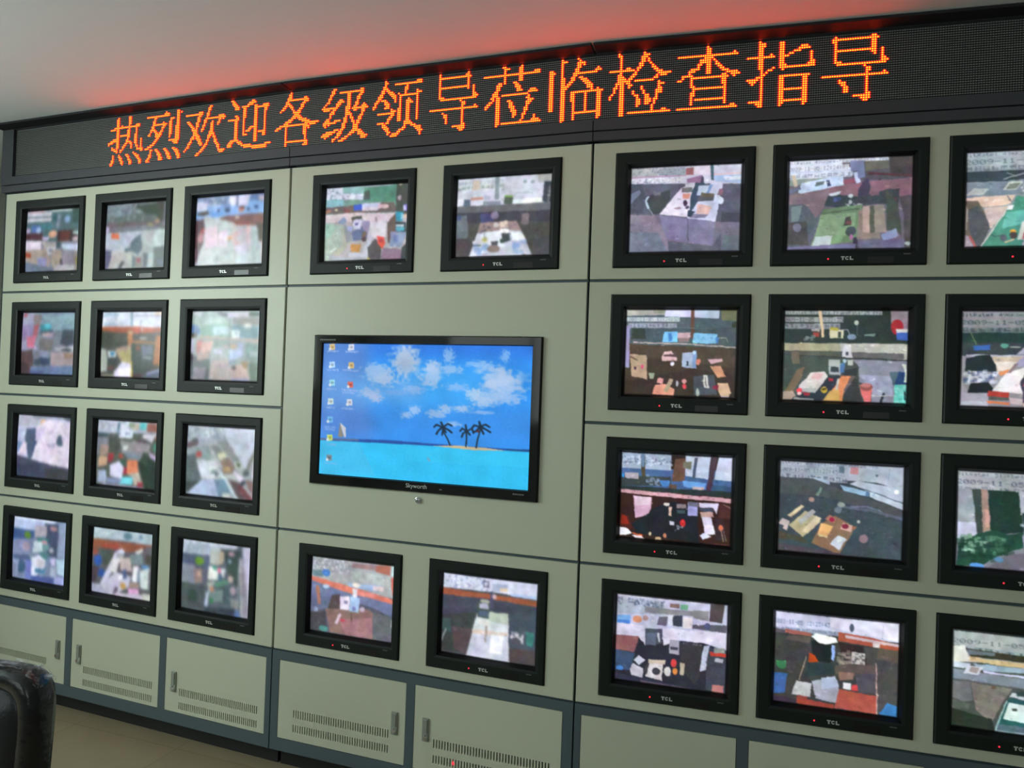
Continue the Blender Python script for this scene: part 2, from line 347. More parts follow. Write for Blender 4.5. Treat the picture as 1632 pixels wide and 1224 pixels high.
SCREENS = '''@R1a
P 7a7488 -38,-100 1078,-30 1091,1088 -16,1066
P 5d5f72 -9,179 1007,223 1009,675 787,657 276,568 -6,547
P c9c6dc -13,-26 1004,-15 1003,237 -4,194
P a9acb0 -4,20 252,25 253,117 -2,113
P 989ea6 260,31 498,24 500,120 261,112
L b08fa8 11 -2,123 503,125
P d3d0dc -1,138 473,139 470,199 -1,187
S 8088a0 3,139 466,199 40 12
S f0f0ff 3,139 466,199 30 12
S 6c7480 5,41 496,115 40 11
S 505870 4,-5 786,32 40 9
P a06a72 502,40 572,34 573,119 503,120
P d9cfe0 572,29 713,2 719,127 577,114
P 4a6470 715,-5 744,-3 752,189 727,188
L e0b0a8 6 749,124 998,118
P aac0e6 749,139 998,138 999,232 765,205
P d8e0f4 833,149 998,148 999,192 849,194
P 9a78a0 512,166 650,124 667,214 520,207
P 4e4a60 642,143 662,144 663,234 636,223
P 4e5263 -4,200 104,200 146,340 134,532 -2,537
P 747c98 -2,322 89,266 105,297 4,445
P 43484f 146,340 186,331 366,279 368,390 276,548 213,556
P 6a6c78 217,307 280,295 280,331 225,338
L b8cce0 17 172,351 151,401 180,483
L a8a8b8 7 180,483 217,556
L 9a92a0 6 225,556 228,708
P e4dcf0 467,264 590,220 542,598 276,558
P 76787c 475,265 567,259 564,319 472,315
P c8c8d8 497,221 574,215 571,260 502,261
P e09a8c 483,330 553,329 538,388 477,390
P 45566a 590,210 674,215 602,521 548,529 553,359
P cfd2ee 728,218 826,223 776,655 519,618
P c4cae8 621,242 793,241 768,364 600,356
P 7f9ccf 720,237 747,239 710,341 684,340
P 5d5c66 615,372 760,369 753,418 616,427
P 6a6058 645,323 760,344 753,378 631,372
P e0b8b4 616,452 739,487 710,575 603,561
P 7e7a94 533,563 710,575 680,614 557,609
P 3c4858 533,518 595,541 557,599 530,588
E d8e0f4 815,421 23,43
P 8d6a80 797,291 831,288 828,362 783,360
E 4a3a50 504,437 19,37
E a88aa0 439,494 31,14
E 5a5068 525,488 19,18
P 827ea0 276,563 772,655 753,923 352,842 302,700
L 5a5868 6 530,618 542,868
P 4c4f5a 823,550 1003,567 1005,675 825,659
P 8a7f92 -10,547 229,566 302,700 352,842 378,1014 -10,1005
P 747a8e -6,741 272,770 366,1013 -6,1005
P 5f6272 356,858 753,928 827,787 830,1014 378,1003
P 6f7a84 838,812 1007,822 1009,1013 837,1009
@R1b
P 6f6a78 -34,-94 1053,-39 1063,1056 -21,1050
P 5a5a62 494,-10 1007,-4 1009,256 622,261 496,208
P 4a4648 808,-14 1007,-4 1009,238 813,221
P 686a62 620,53 801,14 806,136 621,157
L 5a4046 21 649,186 1009,224
P 8d6a78 343,308 1009,238 1010,424 788,473 288,497
P 87757e 8,393 343,308 317,498 289,555 233,640 160,503 9,490
P 8e9a98 2,179 440,178 441,254 7,286
P d8e4f8 -3,14 438,6 439,111 -3,102
P c8d4ee -3,102 523,110 524,200 -2,189
O e6ecf6 687090 0,42 801,31 39 BitRate: 496Kbps,FrameRate:25 fps
O e6ecf6 78809c 5,107 492,106 56 2009-11-05 12:24:01
G dfe6f4 8890a8 6,187 517,183 60 10
P c8dcf8 87,366 115,261 342,212 447,207 452,297 116,377
P 6e7480 215,303 229,260 300,249 293,287
P 44506c 311,249 335,240 347,308 322,316
P d0e0ff 527,172 569,159 584,278 549,286
P 7a84a8 495,47 606,42 621,223 566,240 558,154 510,162
P 8c5a68 448,245 538,229 546,277 452,292
P c8b8a8 27,171 60,172 86,289 57,298
P 6c7090 4,334 108,299 115,329 8,383
P 4a4660 598,279 639,233 664,319 644,431 568,448 564,353
P 3f4a50 323,422 372,385 456,407 568,429 583,505 472,559 303,517
P 4a5a80 365,423 436,420 436,463 366,480
P d0d8e4 330,393 400,367 435,358 421,396 344,418
E c8d0d8 509,418 20,21
E a8b0b8 506,484 14,24
P 464a52 547,447 787,361 889,355 883,514 775,511 569,524
P 806070 657,394 726,378 726,415 665,432
P 604850 808,455 869,448 870,485 809,488
S b8c0c0 464,502 603,525 14 15
P 6f8a6c 296,555 603,515 586,883 566,902 197,965
P 5a6a58 289,593 583,553 583,567 289,603
P 88a284 275,612 556,599 550,732 475,844 235,831
P 7a9c78 235,831 461,834 447,920 208,946
P b8c8c8 235,846 373,838 360,943 211,948
P 4a4a4a 473,645 514,636 522,731 460,735
P 7a5058 480,683 522,684 522,722 473,721
E 4a4e58 516,797 43,53
E b070a0 520,859 15,29
L 40384c 35 552,883 567,997
P 988c88 607,534 768,520 798,811 750,820 572,845
P 8a7f78 576,581 611,563 675,819 750,810 751,876 565,883
P b09c98 607,534 659,531 668,819 606,808
P 565a54 659,536 693,527 706,810 668,819
P 4c5450 780,361 883,514 920,869 886,812 798,792
P 555058 883,439 1004,424 1005,1000 942,1000 925,627
P 8c9cc0 757,839 866,775 893,859 785,914
P 5c6470 2,499 124,493 160,523 233,649 275,612 194,955 3,963
P 7c8c90 38,519 124,502 98,675 40,684
P 505050 4,693 162,676 186,936 6,925
E 7a8090 91,742 35,48
P 76749a -1,954 559,930 560,1006 -7,1002
P 6c6a88 573,902 941,888 942,1004 574,1006
E a8b0b8 968,935 28,19
@R1c
P 8d949c -75,-103 1061,-4 1062,1056 -53,1062
P 39454c -6,177 588,179 589,309 -3,323
P a8b4bc -9,-9 587,2 588,198 -6,187
O b8c4cc 4c5868 -4,41 1008,41 46 BitRate: 496Kbps,FrameRate:25 fps
O a4b4b8 5a6a78 -2,115 1008,111 64 2009-11-05 12:24:01
G a0acb4 606c78 -1,183 750,181 60 12
L 8c949c 10 278,296 431,243
L 8c949c 7 299,240 363,272
P 7b8794 -3,333 589,300 590,457 391,457 0,478
P b0b8ba 8,450 69,385 184,391 133,455
P c0c8c4 271,409 313,331 415,327 374,409
P 747c74 293,405 322,350 398,345 373,400
P e0c4b4 0,483 366,461 324,557 135,584 117,559 0,507
L 7c7480 7 306,472 333,530
P c8b8b4 143,589 325,567 291,631 199,808 145,665
P 70685c 0,512 98,511 144,627 194,789 124,995 87,891 6,862
P 565c60 29,604 99,559 172,713 194,789 124,995 88,995 41,805
P b0a8a0 0,517 29,604 23,815 4,814
P a898a8 2,872 42,872 71,1000 0,1000
L b06060 18 51,882 93,995
P 4f9080 342,567 374,475 425,486 477,655 561,649 564,1000 124,1000 291,641
P 68b4a8 300,641 460,618 470,748 276,800
L d8d4d0 8 124,995 296,631
P e8e4ee 300,618 316,576 354,568 342,614
P d8dcec 438,506 566,492 567,649 469,651
P 8c98a4 391,448 474,330 565,326 566,492 438,506
S e8f0f0 407,336 475,433 18 12
E c04860 517,379 33,21
E 404878 553,399 15,25
P d0d4cc 384,922 419,733 474,738 446,922
L a04858 10 425,903 461,747
E e87850 503,771 28,33
E b04040 503,771 10,12
E b04050 546,831 60,52
E c05060 564,759 29,35
E e0a040 355,833 22,19
E 4c4440 358,875 27,37
E 5a6470 288,898 25,37
L c8b898 13 304,944 359,917
L 3c5c5c 7 200,864 226,883 286,874
P b8b0c0 414,977 438,913 570,914 570,1000 431,1000
@R2a
P 42382f -52,-51 1041,-51 1069,1048 -21,1104
P 4f6068 -4,-2 1007,-5 1011,435 0,419
P a9a8a4 0,0 363,-1 358,74 2,86
P 8c9484 250,2 364,2 357,55 259,55
P cfcef0 367,-1 591,0 590,97 355,93
P b8c6dc 620,1 839,1 834,109 619,101
S 8490b8 386,7 582,92 12 6
P 72785c 850,1 1007,1 1003,136 857,128
P 3a4038 947,146 1004,145 1002,379 952,352
P 4c5a62 17,203 1005,210 1010,416 22,399
P 35403c 64,222 179,211 191,347 68,349
P 5a666c 3,106 597,111 600,225 6,223
O dde8ea 6c7890 7,125 490,123 49 2009-11-05 12:24:52
G b8bcd0 606878 33,196 466,193 51 12
P 6a4c40 589,-2 620,-2 622,339 590,330
L 7a888c 4 429,218 783,223
P 7cc0f0 355,267 475,260 475,380 343,382
P 4c88d0 393,276 423,275 426,362 396,372
P c0a0a8 476,275 587,268 581,330 477,337
P 907878 485,332 581,330 575,378 486,380
P 88c8f0 613,272 821,283 816,390 612,387
S 4c90d0 617,282 816,383 24 9
P 4c80c0 814,317 836,316 834,382 813,387
L 9c9c8c 6 836,326 901,324 916,371
L c8b4b0 10 84,388 605,401 1000,427
P c4b8bc 303,422 363,411 364,449 304,446
P 44383a 314,431 352,430 353,464 315,465
P d0c8cc 843,434 904,437 903,473 840,469
P 9490b8 -3,194 48,203 48,496 46,681 -1,673
P 4e4238 46,408 1000,435 995,659 49,535
P 3a302a 225,782 627,672 1004,734 996,996 0,995 4,848
P b49c84 49,525 203,531 218,811 172,793 71,778
P 4a3848 91,660 119,669 112,708 93,699
E d05878 169,667 12,25
P 6a584c 57,539 128,591 121,601 58,564
P dcb8b8 340,546 369,488 429,486 476,562 476,595 341,594
P 5a4448 355,527 467,514 468,543 363,546
E e0e4ff 436,622 18,23
P a8b8d4 522,498 611,491 616,672 523,656
P 80a0d0 611,482 647,471 649,671 616,672
E c0e0ff 626,496 15,21
P 303848 562,593 579,592 580,640 563,640
E d08070 665,594 19,29
P d0a8b4 744,564 871,551 879,583 778,615
P d09878 768,643 859,636 908,761 833,764
P 4a5058 629,757 803,732 838,956 634,975
P d0d0c8 705,745 742,741 767,884 727,886
L 505050 6 724,763 745,866
P 98a090 231,733 285,731 271,804 237,796
P e09c84 264,973 288,866 378,853 462,907 457,988
P d89890 309,788 362,791 356,854 303,846
P a89880 365,930 414,789 448,797 403,948
E b0b0b8 483,844 13,33
E d09898 549,817 22,27
E d84858 551,874 19,29
P d0b090 835,829 928,826 959,932 932,980 867,974 844,918
P 802c40 799,854 850,852 844,909 793,892
E b0b8b0 667,945 16,49
P d8c8e0 867,974 939,975 932,1003 875,1001
@R2b
P 46504e -46,-57 1041,-61 1062,1058 -28,1121
P 2c3836 -4,-3 1001,-5 1001,353 2,366
P 988c98 851,1 1001,1 1002,202 859,223
E a83038 903,185 48,79
P 4468c0 896,223 1002,211 999,324 902,317
P d8d8d8 893,204 1002,204 1002,235 900,241
O c4c8cc 404850 2,39 786,38 41 BitRate: 512Kbps,FrameRate:25 fps
O b4b8bc 484c58 3,115 482,112 57 2009-11-05 12:22:55
G a8acb4 50545c 4,185 458,182 57 11
P d8c0a0 279,10 308,10 338,300 317,301
E b0bcb0 587,145 18,26
L 78848c 4 593,161 595,276
P c8c8a8 373,212 488,220 486,312 378,309
P a8a040 383,193 448,201 441,231 377,222
P 384440 442,240 467,240 468,307 443,308
P 98403c 243,244 298,248 291,301 247,283
P a8a09c 228,215 297,214 298,238 232,234
L b0b8c0 6 477,220 520,220 535,267
E 8090a8 556,296 36,30
P 748c80 651,265 735,254 732,283 648,280
S a0a8a8 181,274 263,331 10 17
P b8b8b0 2,366 1001,362 1001,532 560,498 552,450 474,452 3,445
P a8a488 2,366 465,365 467,452 3,450
P 68686a 556,455 959,462 960,524 557,512
P 585c50 129,447 467,452 468,510 134,511
L 343c40 9 15,494 560,522 998,537
P d4d4d8 494,374 544,373 560,517 475,510
P 50545c 509,451 534,450 531,489 510,490
P 8b8fa0 553,537 998,541 1000,995 717,991 728,828 621,775 611,602
P a4a8c4 620,698 878,697 882,906 736,904
P 404c46 4,505 382,523 378,737 224,674 36,879 9,880
P 6e6858 66,458 133,462 142,589 83,591
P 70604c 36,879 121,659 179,617 160,755 95,896 7,990
P a09088 6,900 95,886 118,944 60,1002 4,995
P 2c3440 96,955 293,867 370,717 471,713 423,861 317,993 82,1001
P 2e3a3c 470,665 618,611 599,708 500,712
P d4cccc 146,815 239,684 348,670 371,727 272,898 139,865
P d8b0b4 233,743 268,692 341,689 306,759
P b0acb0 161,854 286,848 272,898 154,893
E e84850 147,879 24,28
E e8c0c0 147,913 20,20
P a03040 177,897 235,899 228,934 184,931
P 8c9090 104,955 265,962 259,991 97,980
P a8b0b4 375,542 468,539 471,704 377,698
P 34404c 390,610 455,622 456,675 391,668
P 4c78a8 469,578 504,567 499,674 467,685
E b0c8d8 500,553 14,22
P c0c8c0 518,538 561,536 565,594 526,600
E c8a840 344,865 28,34
P 4c4420 322,851 365,844 358,869 326,875
P e09060 478,713 578,709 502,877 490,1004 324,1008 388,912
P d0a860 388,882 459,840 476,995 332,1002
P c0c4b8 430,861 450,743 468,743 452,860
P a83040 374,737 414,745 415,774 379,771
P 383c3c 578,728 607,756 646,966 490,1004 509,877
P 6a6060 563,700 592,709 503,896 502,857
P d87070 622,804 727,809 713,977 664,980 641,899
E 905050 678,825 48,41
E c07878 671,806 36,24
P 2c343c 805,877 822,881 800,997 776,998
L c8ccd4 7 729,914 875,911
P 506878 850,660 932,648 934,780 880,792
P 2c4878 925,648 994,664 999,777 893,787
P e8f4e8 944,571 978,570 995,759 968,760 966,646
P 6cd8c8 893,787 999,787 1000,1000 890,996
S a8f0e4 897,801 996,986 14 21
P 202830 967,855 977,854 982,949 972,949
@R2c
P 93929a -68,-52 1079,-49 1086,1060 -41,1126
P 26413c -4,201 597,195 599,357 -1,359
P 3a4448 -2,332 599,330 601,456 1,471
O 909c9c 303c44 1,52 1000,49 44 BitRate: 496Kbps,FrameRate:25 fps
O 8c9898 404c54 3,132 921,126 57 2009-11-05 12:23:50
G 7c8c8c 3c484c 4,206 842,197 57 14
L 6c7c60 7 71,228 113,353
P 3c68b0 91,367 212,355 213,411 101,418
E 60a090 315,363 30,24
L 90a098 12 357,376 425,374
P a8a8b8 401,447 450,378 550,372 526,449
P d8d8d0 533,327 569,286 598,285 599,330
P b0b4c4 41,456 601,452 593,474 41,479
P c4b4a0 231,474 451,469 353,644 269,647
P e4dcd0 241,529 402,524 353,607 277,619
P d89060 277,637 353,598 337,644 295,673
P 242e34 41,498 128,468 214,456 250,547 268,628 36,627
S d8e0f0 36,627 270,746 44 28
S 3c4c70 36,627 270,746 24 22
P 20282c 82,754 211,740 246,802 230,848 58,846
P a8a4b0 1,665 66,855 213,858 215,984 0,995
P e8e4e8 238,825 328,645 470,577 519,557 457,856 357,833
P a4a4c0 386,552 435,487 551,466 519,557 420,578
P 8c7880 337,644 394,543 419,542 362,643
P b04038 212,826 361,833 358,887 205,881
P 585c58 213,880 358,887 358,919 214,917
P e08050 206,926 367,941 359,963 215,948
P 404050 430,731 519,548 536,584 481,792 457,838
P c05058 512,647 554,646 523,790 456,766
E e83848 525,683 28,41
S f0d0d0 496,657 555,717 6 18
P a89098 473,756 522,745 507,827 474,828
P e8e0e4 515,826 604,698 606,858 516,862
P b83c30 507,862 606,862 607,929 483,926
P 504058 457,829 515,826 492,934 450,936
P c8b8bc 358,887 458,900 459,963 367,950
P e8a898 459,945 607,946 608,999 476,998
S fff0f0 475,944 591,965 8 22
P b8bcc8 16,940 206,930 225,1020 0,1014
@R3a
P 2c201e -75,-61 1063,-129 1101,1071 -34,1192
P 4a6898 -2,196 1005,164 1006,415 -3,416
P a6b8d0 -4,0 459,-4 457,193 -2,196
P c4d0e8 583,8 805,3 782,267 583,243
P c8d2ea 873,8 1000,5 994,271 835,263
S 405068 0,10 790,14 60 14
S 5c6880 2,65 463,134 70 14
S e0ecff 1,45 464,153 50 17
P 4c5870 664,32 691,35 668,266 645,258
P 54483c 184,13 220,11 234,338 195,341
P 7088a8 184,13 220,11 221,170 193,172
P 4c3c48 812,3 861,4 828,274 809,402 771,395
P 6c5040 492,63 577,47 586,96 577,293 469,311
P 787a68 562,87 639,82 634,171 565,156
P 3c4648 1,286 459,262 463,370 5,396
P b0a8b4 44,243 168,244 162,314 46,307
E 4098d8 25,279 15,28
P 4c88c8 352,310 453,307 447,371 377,372
S 98b0d0 232,269 346,369 12 22
P 70a8e8 561,294 769,307 763,376 571,362
P c0b0b4 648,356 755,352 749,397 657,399
P 604c40 443,342 516,346 511,406 441,401
P 3c5878 815,323 1003,328 1001,386 817,391
P 2c3838 -3,396 1005,386 1007,453 -2,436
P d8a8b4 -2,436 1003,463 1001,512 614,496 302,492 -1,476
S 804850 6,441 1001,493 20 11
P 38221f -5,482 302,492 707,517 1001,512 1001,1000 0,998
P d8b0cc 127,501 295,512 295,631 262,714 148,754
P ecd0e4 132,506 287,513 286,592 148,614
P 20242c 192,750 269,693 307,630 476,537 701,576 721,985 174,921 115,827
P 502420 16,736 88,739 133,885 77,890 11,856
P 902a1c 23,725 72,741 99,828 19,836
P d8d0cc 407,562 461,558 454,593 404,592
P d8b8a8 451,598 478,596 477,704 450,702
P 8c8084 519,563 600,556 602,605 517,612
P 44585c 518,632 595,625 596,664 527,670
P a8a8e0 615,525 699,528 700,679 612,682
P 6c6c80 619,525 707,527 705,586 620,574
P d8d4f0 711,532 881,527 863,650 838,584 712,580
P 44485c 709,581 838,589 839,633 717,619
P c8a09c 718,629 832,628 837,681 735,691
P d4d0e8 735,681 818,683 854,864 772,882
P e8e4ff 760,766 840,773 858,869 772,882
P d8e0ff 726,892 763,864 829,896 751,943
P 382830 853,690 924,693 947,943 857,932
P 4c2c2c 889,531 1002,550 999,686 879,687
L b08880 6 919,529 996,580
E d03030 576,774 25,44
E ff5050 576,759 11,12
P c8c8e0 460,760 503,766 500,805 457,800
S a8b0c8 508,810 572,863 8 15
E c88060 426,926 17,26
P d0b090 337,950 388,950 385,989 334,990
P f4f0ff -4,868 77,880 126,935 79,960 -1,968
P ffe8e8 127,955 206,948 248,998 168,1001
L e87040 11 134,935 214,947
E d0c0a0 288,920 11,22
E d07058 905,792 20,34
L a08070 7 906,811 929,944
L 807060 7 929,828 951,932
P a05058 760,986 1001,976 999,1005 760,1010
@R3b
P 3e4850 -69,-62 1059,-134 1090,1082 -25,1204
P a6b2c0 -6,-5 1006,-2 1004,195 595,186 0,179
P 98a4b4 -6,-5 487,-7 552,189 286,188 0,184
P b0bccc 561,28 1002,3 1002,263 783,191 558,178
O b4bec8 505c74 3,31 793,22 41 BitRate: 496Kbps,FrameRate:25 fps
O aab6c0 505c70 4,102 479,104 53 2009-11-05 12:22:45
G aeb8c6 586478 4,173 555,184 59 11
P 5c7080 485,38 525,41 527,111 483,109
P c08c94 576,42 638,43 637,118 571,112
L 8c98ac 4 879,36 869,195
E 606c80 781,117 10,14
P a8bcd4 286,173 412,199 414,239 294,213
P 9cc0dc 494,233 707,286 694,337 525,291
P c0d0e0 728,285 995,391 993,460 730,344
P b8c4d8 631,183 1005,243 994,382 714,286 567,218
L 445464 6 567,228 706,272 995,391
E f4fff4 935,274 19,26
E a8c0d8 758,322 15,18
P 5c7c9c 699,287 728,290 723,345 697,337
P 4e565a 0,189 286,188 525,291 996,460 992,558 457,446 6,362
P 404c54 -1,362 381,372 992,558 1003,1000 -2,1000
L 74849c 10 589,455 711,445 805,476 864,530
L 5c6878 22 487,463 748,481 992,558
P 7c9488 299,359 341,270 356,279 326,372
E a08880 271,411 22,26
P 907e6e 75,599 191,468 221,486 106,617
P d0c4a0 75,594 195,468 218,486 102,607
P b0a888 94,699 223,536 344,596 345,636 210,818
P a8a8a8 167,642 282,511 309,539 191,690
P d4c8a8 201,759 314,578 355,605 245,765
P c8bc98 223,767 344,616 345,646 246,775
P c8b8b8 3,692 39,633 100,658 81,765 46,743 56,712
P 8a6e58 279,872 360,654 461,565 617,671 584,782 502,978
P e8b878 349,655 449,676 409,794 327,772
P d8c89c 327,772 413,789 409,804 328,787
P c8d0dc 426,867 489,772 563,804 505,929
P d0a898 505,701 528,634 602,657 589,728
E 803040 544,672 26,26
P b08068 381,612 416,559 476,594 456,646
E a02848 436,612 21,22
E 9aa4a4 508,442 32,28
E 6a7888 484,499 32,34
E c0c4c0 649,610 13,16
E 8c787c 692,787 34,47
P 9c6450 595,663 631,659 618,700 596,692
P 4c4650 -5,910 251,925 618,976 620,1016 -1,1010
P 4a4840 13,777 210,818 264,883 8,848
@R3c
P 7c7f8a -68,-73 1083,-141 1112,1041 -46,1192
P aab0b8 -4,0 1008,-10 1004,164 -1,203
O b8c0c4 505c70 4,48 1001,36 43 BitRate: 512Kbps,FrameRate:25 fps
O a8b0b4 4c586c 2,123 932,128 58 2009-11-05 12:24:02
G b0b8bc 687484 3,193 690,188 56 12
P 9ba1ac 3,193 118,184 152,629 12,657
P c8cce4 14,536 146,528 156,653 61,682 18,754
P 3c4644 114,194 183,189 200,619 161,633
P a0887c 179,189 223,191 252,595 200,619
P c8a090 209,388 231,386 247,567 217,570
P 1f3830 227,195 445,193 491,590 364,622 252,595
P b0b4c0 445,188 545,181 541,378 462,423
P 2c3c44 537,162 562,161 578,356 612,372 615,540 500,599 470,403 528,370
P a09c90 562,161 607,157 611,353 578,347
S d0e0f0 478,393 607,541 12 18
P 254a3c 27,763 166,632 278,592 382,630 483,591 494,741 300,858 198,967 13,989
S 5c8c70 34,665 386,829 46 33
S 1c3830 35,694 422,921 40 42
S 90b8a0 43,674 222,848 24 22
P a09cb4 475,630 615,540 620,775 486,742
P b4acd0 483,619 567,601 569,714 503,740
P 6a6874 326,865 620,747 625,991 234,1001
E 60a0e8 163,971 50,33
E 5a80a8 318,885 33,29
@R4a
P 2c2c38 -72,-63 1106,-223 1151,1092 -31,1282
P c2c4de -5,-5 1004,-12 996,519 774,452 -20,491
P b0b8cc 2,72 435,46 440,201 7,229
S 586480 10,49 437,123 70 15
S f0f4ff 9,16 776,20 50 17
P 8c8c94 265,125 694,120 696,175 474,185 267,192
P 806c64 487,61 573,54 570,105 488,105
P 78b090 581,59 650,55 643,116 579,114
P 50484a 840,17 963,16 944,217 834,211
P 8c8c90 694,109 830,101 825,212 697,197
P 7cb0ec 8,251 138,233 141,333 10,340
P 4c80d0 18,306 131,295 132,334 19,339
E d09070 200,274 43,40
E b09090 273,252 24,31
P 6c6478 397,218 474,207 461,309 374,310
P d8dcec 474,201 517,201 516,301 477,296
P 3c4050 517,190 602,178 602,300 520,301
P e8e4e4 607,194 688,193 684,310 607,310
P 5c5c68 691,265 987,233 981,322 692,309
E 50587c 818,269 26,38
P d4d0e8 -15,355 271,336 278,559 215,468 -7,478
P dcd8ec 427,336 990,321 991,498 778,452 585,447 442,535
P 8c5c60 -7,478 219,467 181,652 2,645
P 4c5060 272,370 423,348 433,514 278,559
P 606880 283,413 377,399 373,545 287,547
P c8ccd8 382,399 403,395 411,506 393,497
P 2a2c38 225,522 278,559 451,533 774,463 769,820 808,980 465,978 246,900 195,683
P a0a0b0 491,461 581,458 582,614 492,617
P 404454 502,537 575,537 572,571 503,570
P 38383c 582,481 778,474 769,820 721,938 595,735
S a0a0b0 603,472 775,485 14 10
P b8c0d8 792,483 842,475 817,745 767,775 778,596
P 404450 843,497 988,509 1000,1000 816,968 823,656
P c04038 845,542 989,548 982,587 855,584
P 8c9090 877,492 970,490 972,545 879,548
P b4b8c8 889,607 966,612 959,657 891,646
P 3c4c6c -2,646 186,662 149,859 1,882
E 4880c8 52,851 34,27
P c8c8dc 175,737 221,674 284,721 229,790
P c0bccc 144,848 172,777 269,818 264,931 159,913
P c8bca8 309,711 464,693 457,745 311,767
P d8d4d8 296,825 319,754 440,747 438,938 289,905
E 3c3c48 382,834 38,40
P 404048 270,851 302,757 319,754 298,892
E c84040 534,716 26,45
E d0d0d0 486,818 31,54
E d08040 550,809 22,38
P b8ac9c 589,702 632,707 632,841 594,835
P 38384c -3,916 290,927 723,983 724,1027 0,1006
P 6a5c70 248,956 808,991 1000,1000 996,1017 249,1012
P b07070 874,903 975,899 970,999 868,993
@R4b
P 3d3e40 -68,-67 1075,-218 1117,1075 -28,1294
P ccd0ea -6,-7 1005,-6 994,215 859,209 516,167 0,189
P e4e4f8 450,20 998,5 986,201 600,155 453,124
S 586488 7,18 786,5 60 12
O c4cce4 687498 2,120 453,109 55 2009-11-05 12:23:43
G b8c0dc 7884a0 4,199 517,188 51 12
L b8b8d8 5 866,55 859,209
E 506070 622,110 18,43
P a06058 93,197 299,209 301,246 94,239
P 5c5860 0,200 93,208 94,239 2,253
P b05a48 516,167 784,190 998,239 996,301 779,283 565,264 519,260
P d0b8c0 571,190 994,230 995,260 572,221
P e0d4d8 785,241 842,243 840,289 787,287
P 404240 6,242 300,241 282,401 212,719 153,877 4,989
P 5c5450 119,257 301,251 287,327 96,303
P 4c4c4c 719,292 997,311 1000,1000 839,974
P 605850 832,285 989,302 985,425 821,410
P 1f2628 302,283 489,296 485,422 465,498 324,500
P f4fcff 300,241 339,204 503,232 516,277 412,313 357,300
P ffffff 331,226 409,214 503,252 412,297
P 98b4f0 470,309 498,316 487,479 464,467
P 34282c 516,271 719,292 714,365 538,372
P b04820 290,421 338,445 363,504 286,527
P 2f3c40 278,528 465,498 499,608 344,654 251,691
L b09c88 7 268,467 212,719
P d4d0cc 622,359 729,363 727,549 620,536
S 484848 630,378 726,529 26 18
S a89c90 522,364 619,505 22 26
P 5c5450 496,524 618,484 823,472 825,554 653,603 499,608
P 505058 652,582 825,554 824,760 681,785
P 50a060 23,548 103,535 105,609 65,626
E 3c7850 68,583 38,47
P 3c64a0 -6,680 119,670 105,885 1,904
P c0c4c8 158,887 189,733 316,743 305,893
P a8acbc 315,722 500,628 534,727 524,917 352,895
P b4c0d8 392,667 500,639 534,737 396,793
P 907068 529,582 644,573 639,647 532,675
P dcdce4 563,691 629,690 627,763 566,763
P d84850 633,705 678,697 677,765 631,767
P b0584c 535,769 825,790 835,984 502,973
P 9c4438 202,911 501,931 495,985 204,985
P 8c4440 201,890 289,890 282,918 203,932
P 4080c0 910,847 996,883 996,996 854,981
L d0b0a8 7 818,452 835,984
P 3c3444 2,925 203,932 197,997 0,1000
@R4c
P 4c5450 -81,-70 1050,-204 1093,1097 -38,1245
P a9b2b0 -8,-4 1008,-1 1008,237 3,330
S 5c6c70 4,9 600,18 50 15
O b0b8b4 586868 4,122 1003,99 54 2009-11-05 12:23:14
G 9cacac 506068 6,194 900,200 58 12
P e4e8dc -2,180 97,158 113,266 189,307 3,340
P 3c3c2c 102,188 540,204 599,237 542,264 129,264
P 6c7880 110,197 309,203 310,232 120,245
P d8c090 121,270 551,273 548,323 330,320 130,304
P c8d4e4 3,330 140,333 117,386 5,390
P a0b8cc 140,328 552,322 550,372 233,391
P d8dcff 233,391 551,402 547,422 233,411
P 8894a0 1,400 556,431 555,531 385,512 4,500
P dce4f0 85,440 116,356 231,352 197,441
P a8a09c 126,415 141,363 207,365 184,427
L 6c6c70 10 4,505 286,514 625,532
P 585c54 545,224 598,217 600,535 559,530
P a8b0ac 599,237 983,240 990,457 605,425
P 74787a 1,520 138,523 160,700 95,728 2,700
P 807c74 142,522 436,536 374,673 299,902 180,787
P 5a645c 3,710 137,743 130,794 6,809
P 28342a 2,810 298,862 327,998 0,1010
E 6c5c4c 308,547 21,18
P c8d4d4 414,618 437,575 610,574 628,621 521,635
P 344840 461,562 551,551 545,602 471,601
P 2c5c5c 414,628 629,651 640,987 401,998 349,895
P d8ece8 380,851 416,678 548,691 577,826 546,870
P 3c4440 438,735 475,730 476,755 443,759
L a8d0cc 11 327,978 399,670
P 586c78 349,905 547,910 549,979 335,977
P a8c0cc 335,972 549,969 542,1000 343,991
P 58a890 590,715 638,689 643,838 602,833
P e0dcb0 546,880 635,839 637,918 564,927
P b8a030 564,927 637,908 639,967 565,977
@M1a
P b0aab0 -106,-198 1134,-58 1173,1123 -27,1078
P 74988e -13,-63 1012,-13 1018,392 8,369
P cdd2e4 -5,-6 473,-2 465,197 1,170
O dcdcec 70809c 0,5 803,8 46 BitRate: 496Kbps,FrameRate:25 fps
S 7c8c9c 11,22 464,177 50 21
S f0f0ff 11,22 464,187 30 23
P 88b0b0 213,12 474,18 470,118 218,103
P 5f9684 476,58 854,19 855,243 466,217
P 56605c 477,89 538,75 553,205 474,198
P 84b4bc 1,170 231,175 228,276 7,277
P 6c6060 7,277 362,258 830,250 869,380 438,364 7,359
E d8d0b0 143,309 21,16
P 7c4c50 237,287 329,315 295,362 232,357
P a07058 9,308 74,303 67,343 12,349
P 3f5cc0 353,257 450,251 463,336 356,332
P c8d0ee 449,241 676,246 646,342 463,341
P e0c0c8 643,268 767,274 765,322 645,327
P d8d0dc 461,296 645,307 629,350 463,344
P d4c4cc 3,368 358,362 844,392 848,494 567,492 10,470
P 4e5450 853,-11 1004,0 1013,468 853,398
E c0b8b4 896,13 23,22
E b0a8ac 893,198 23,32
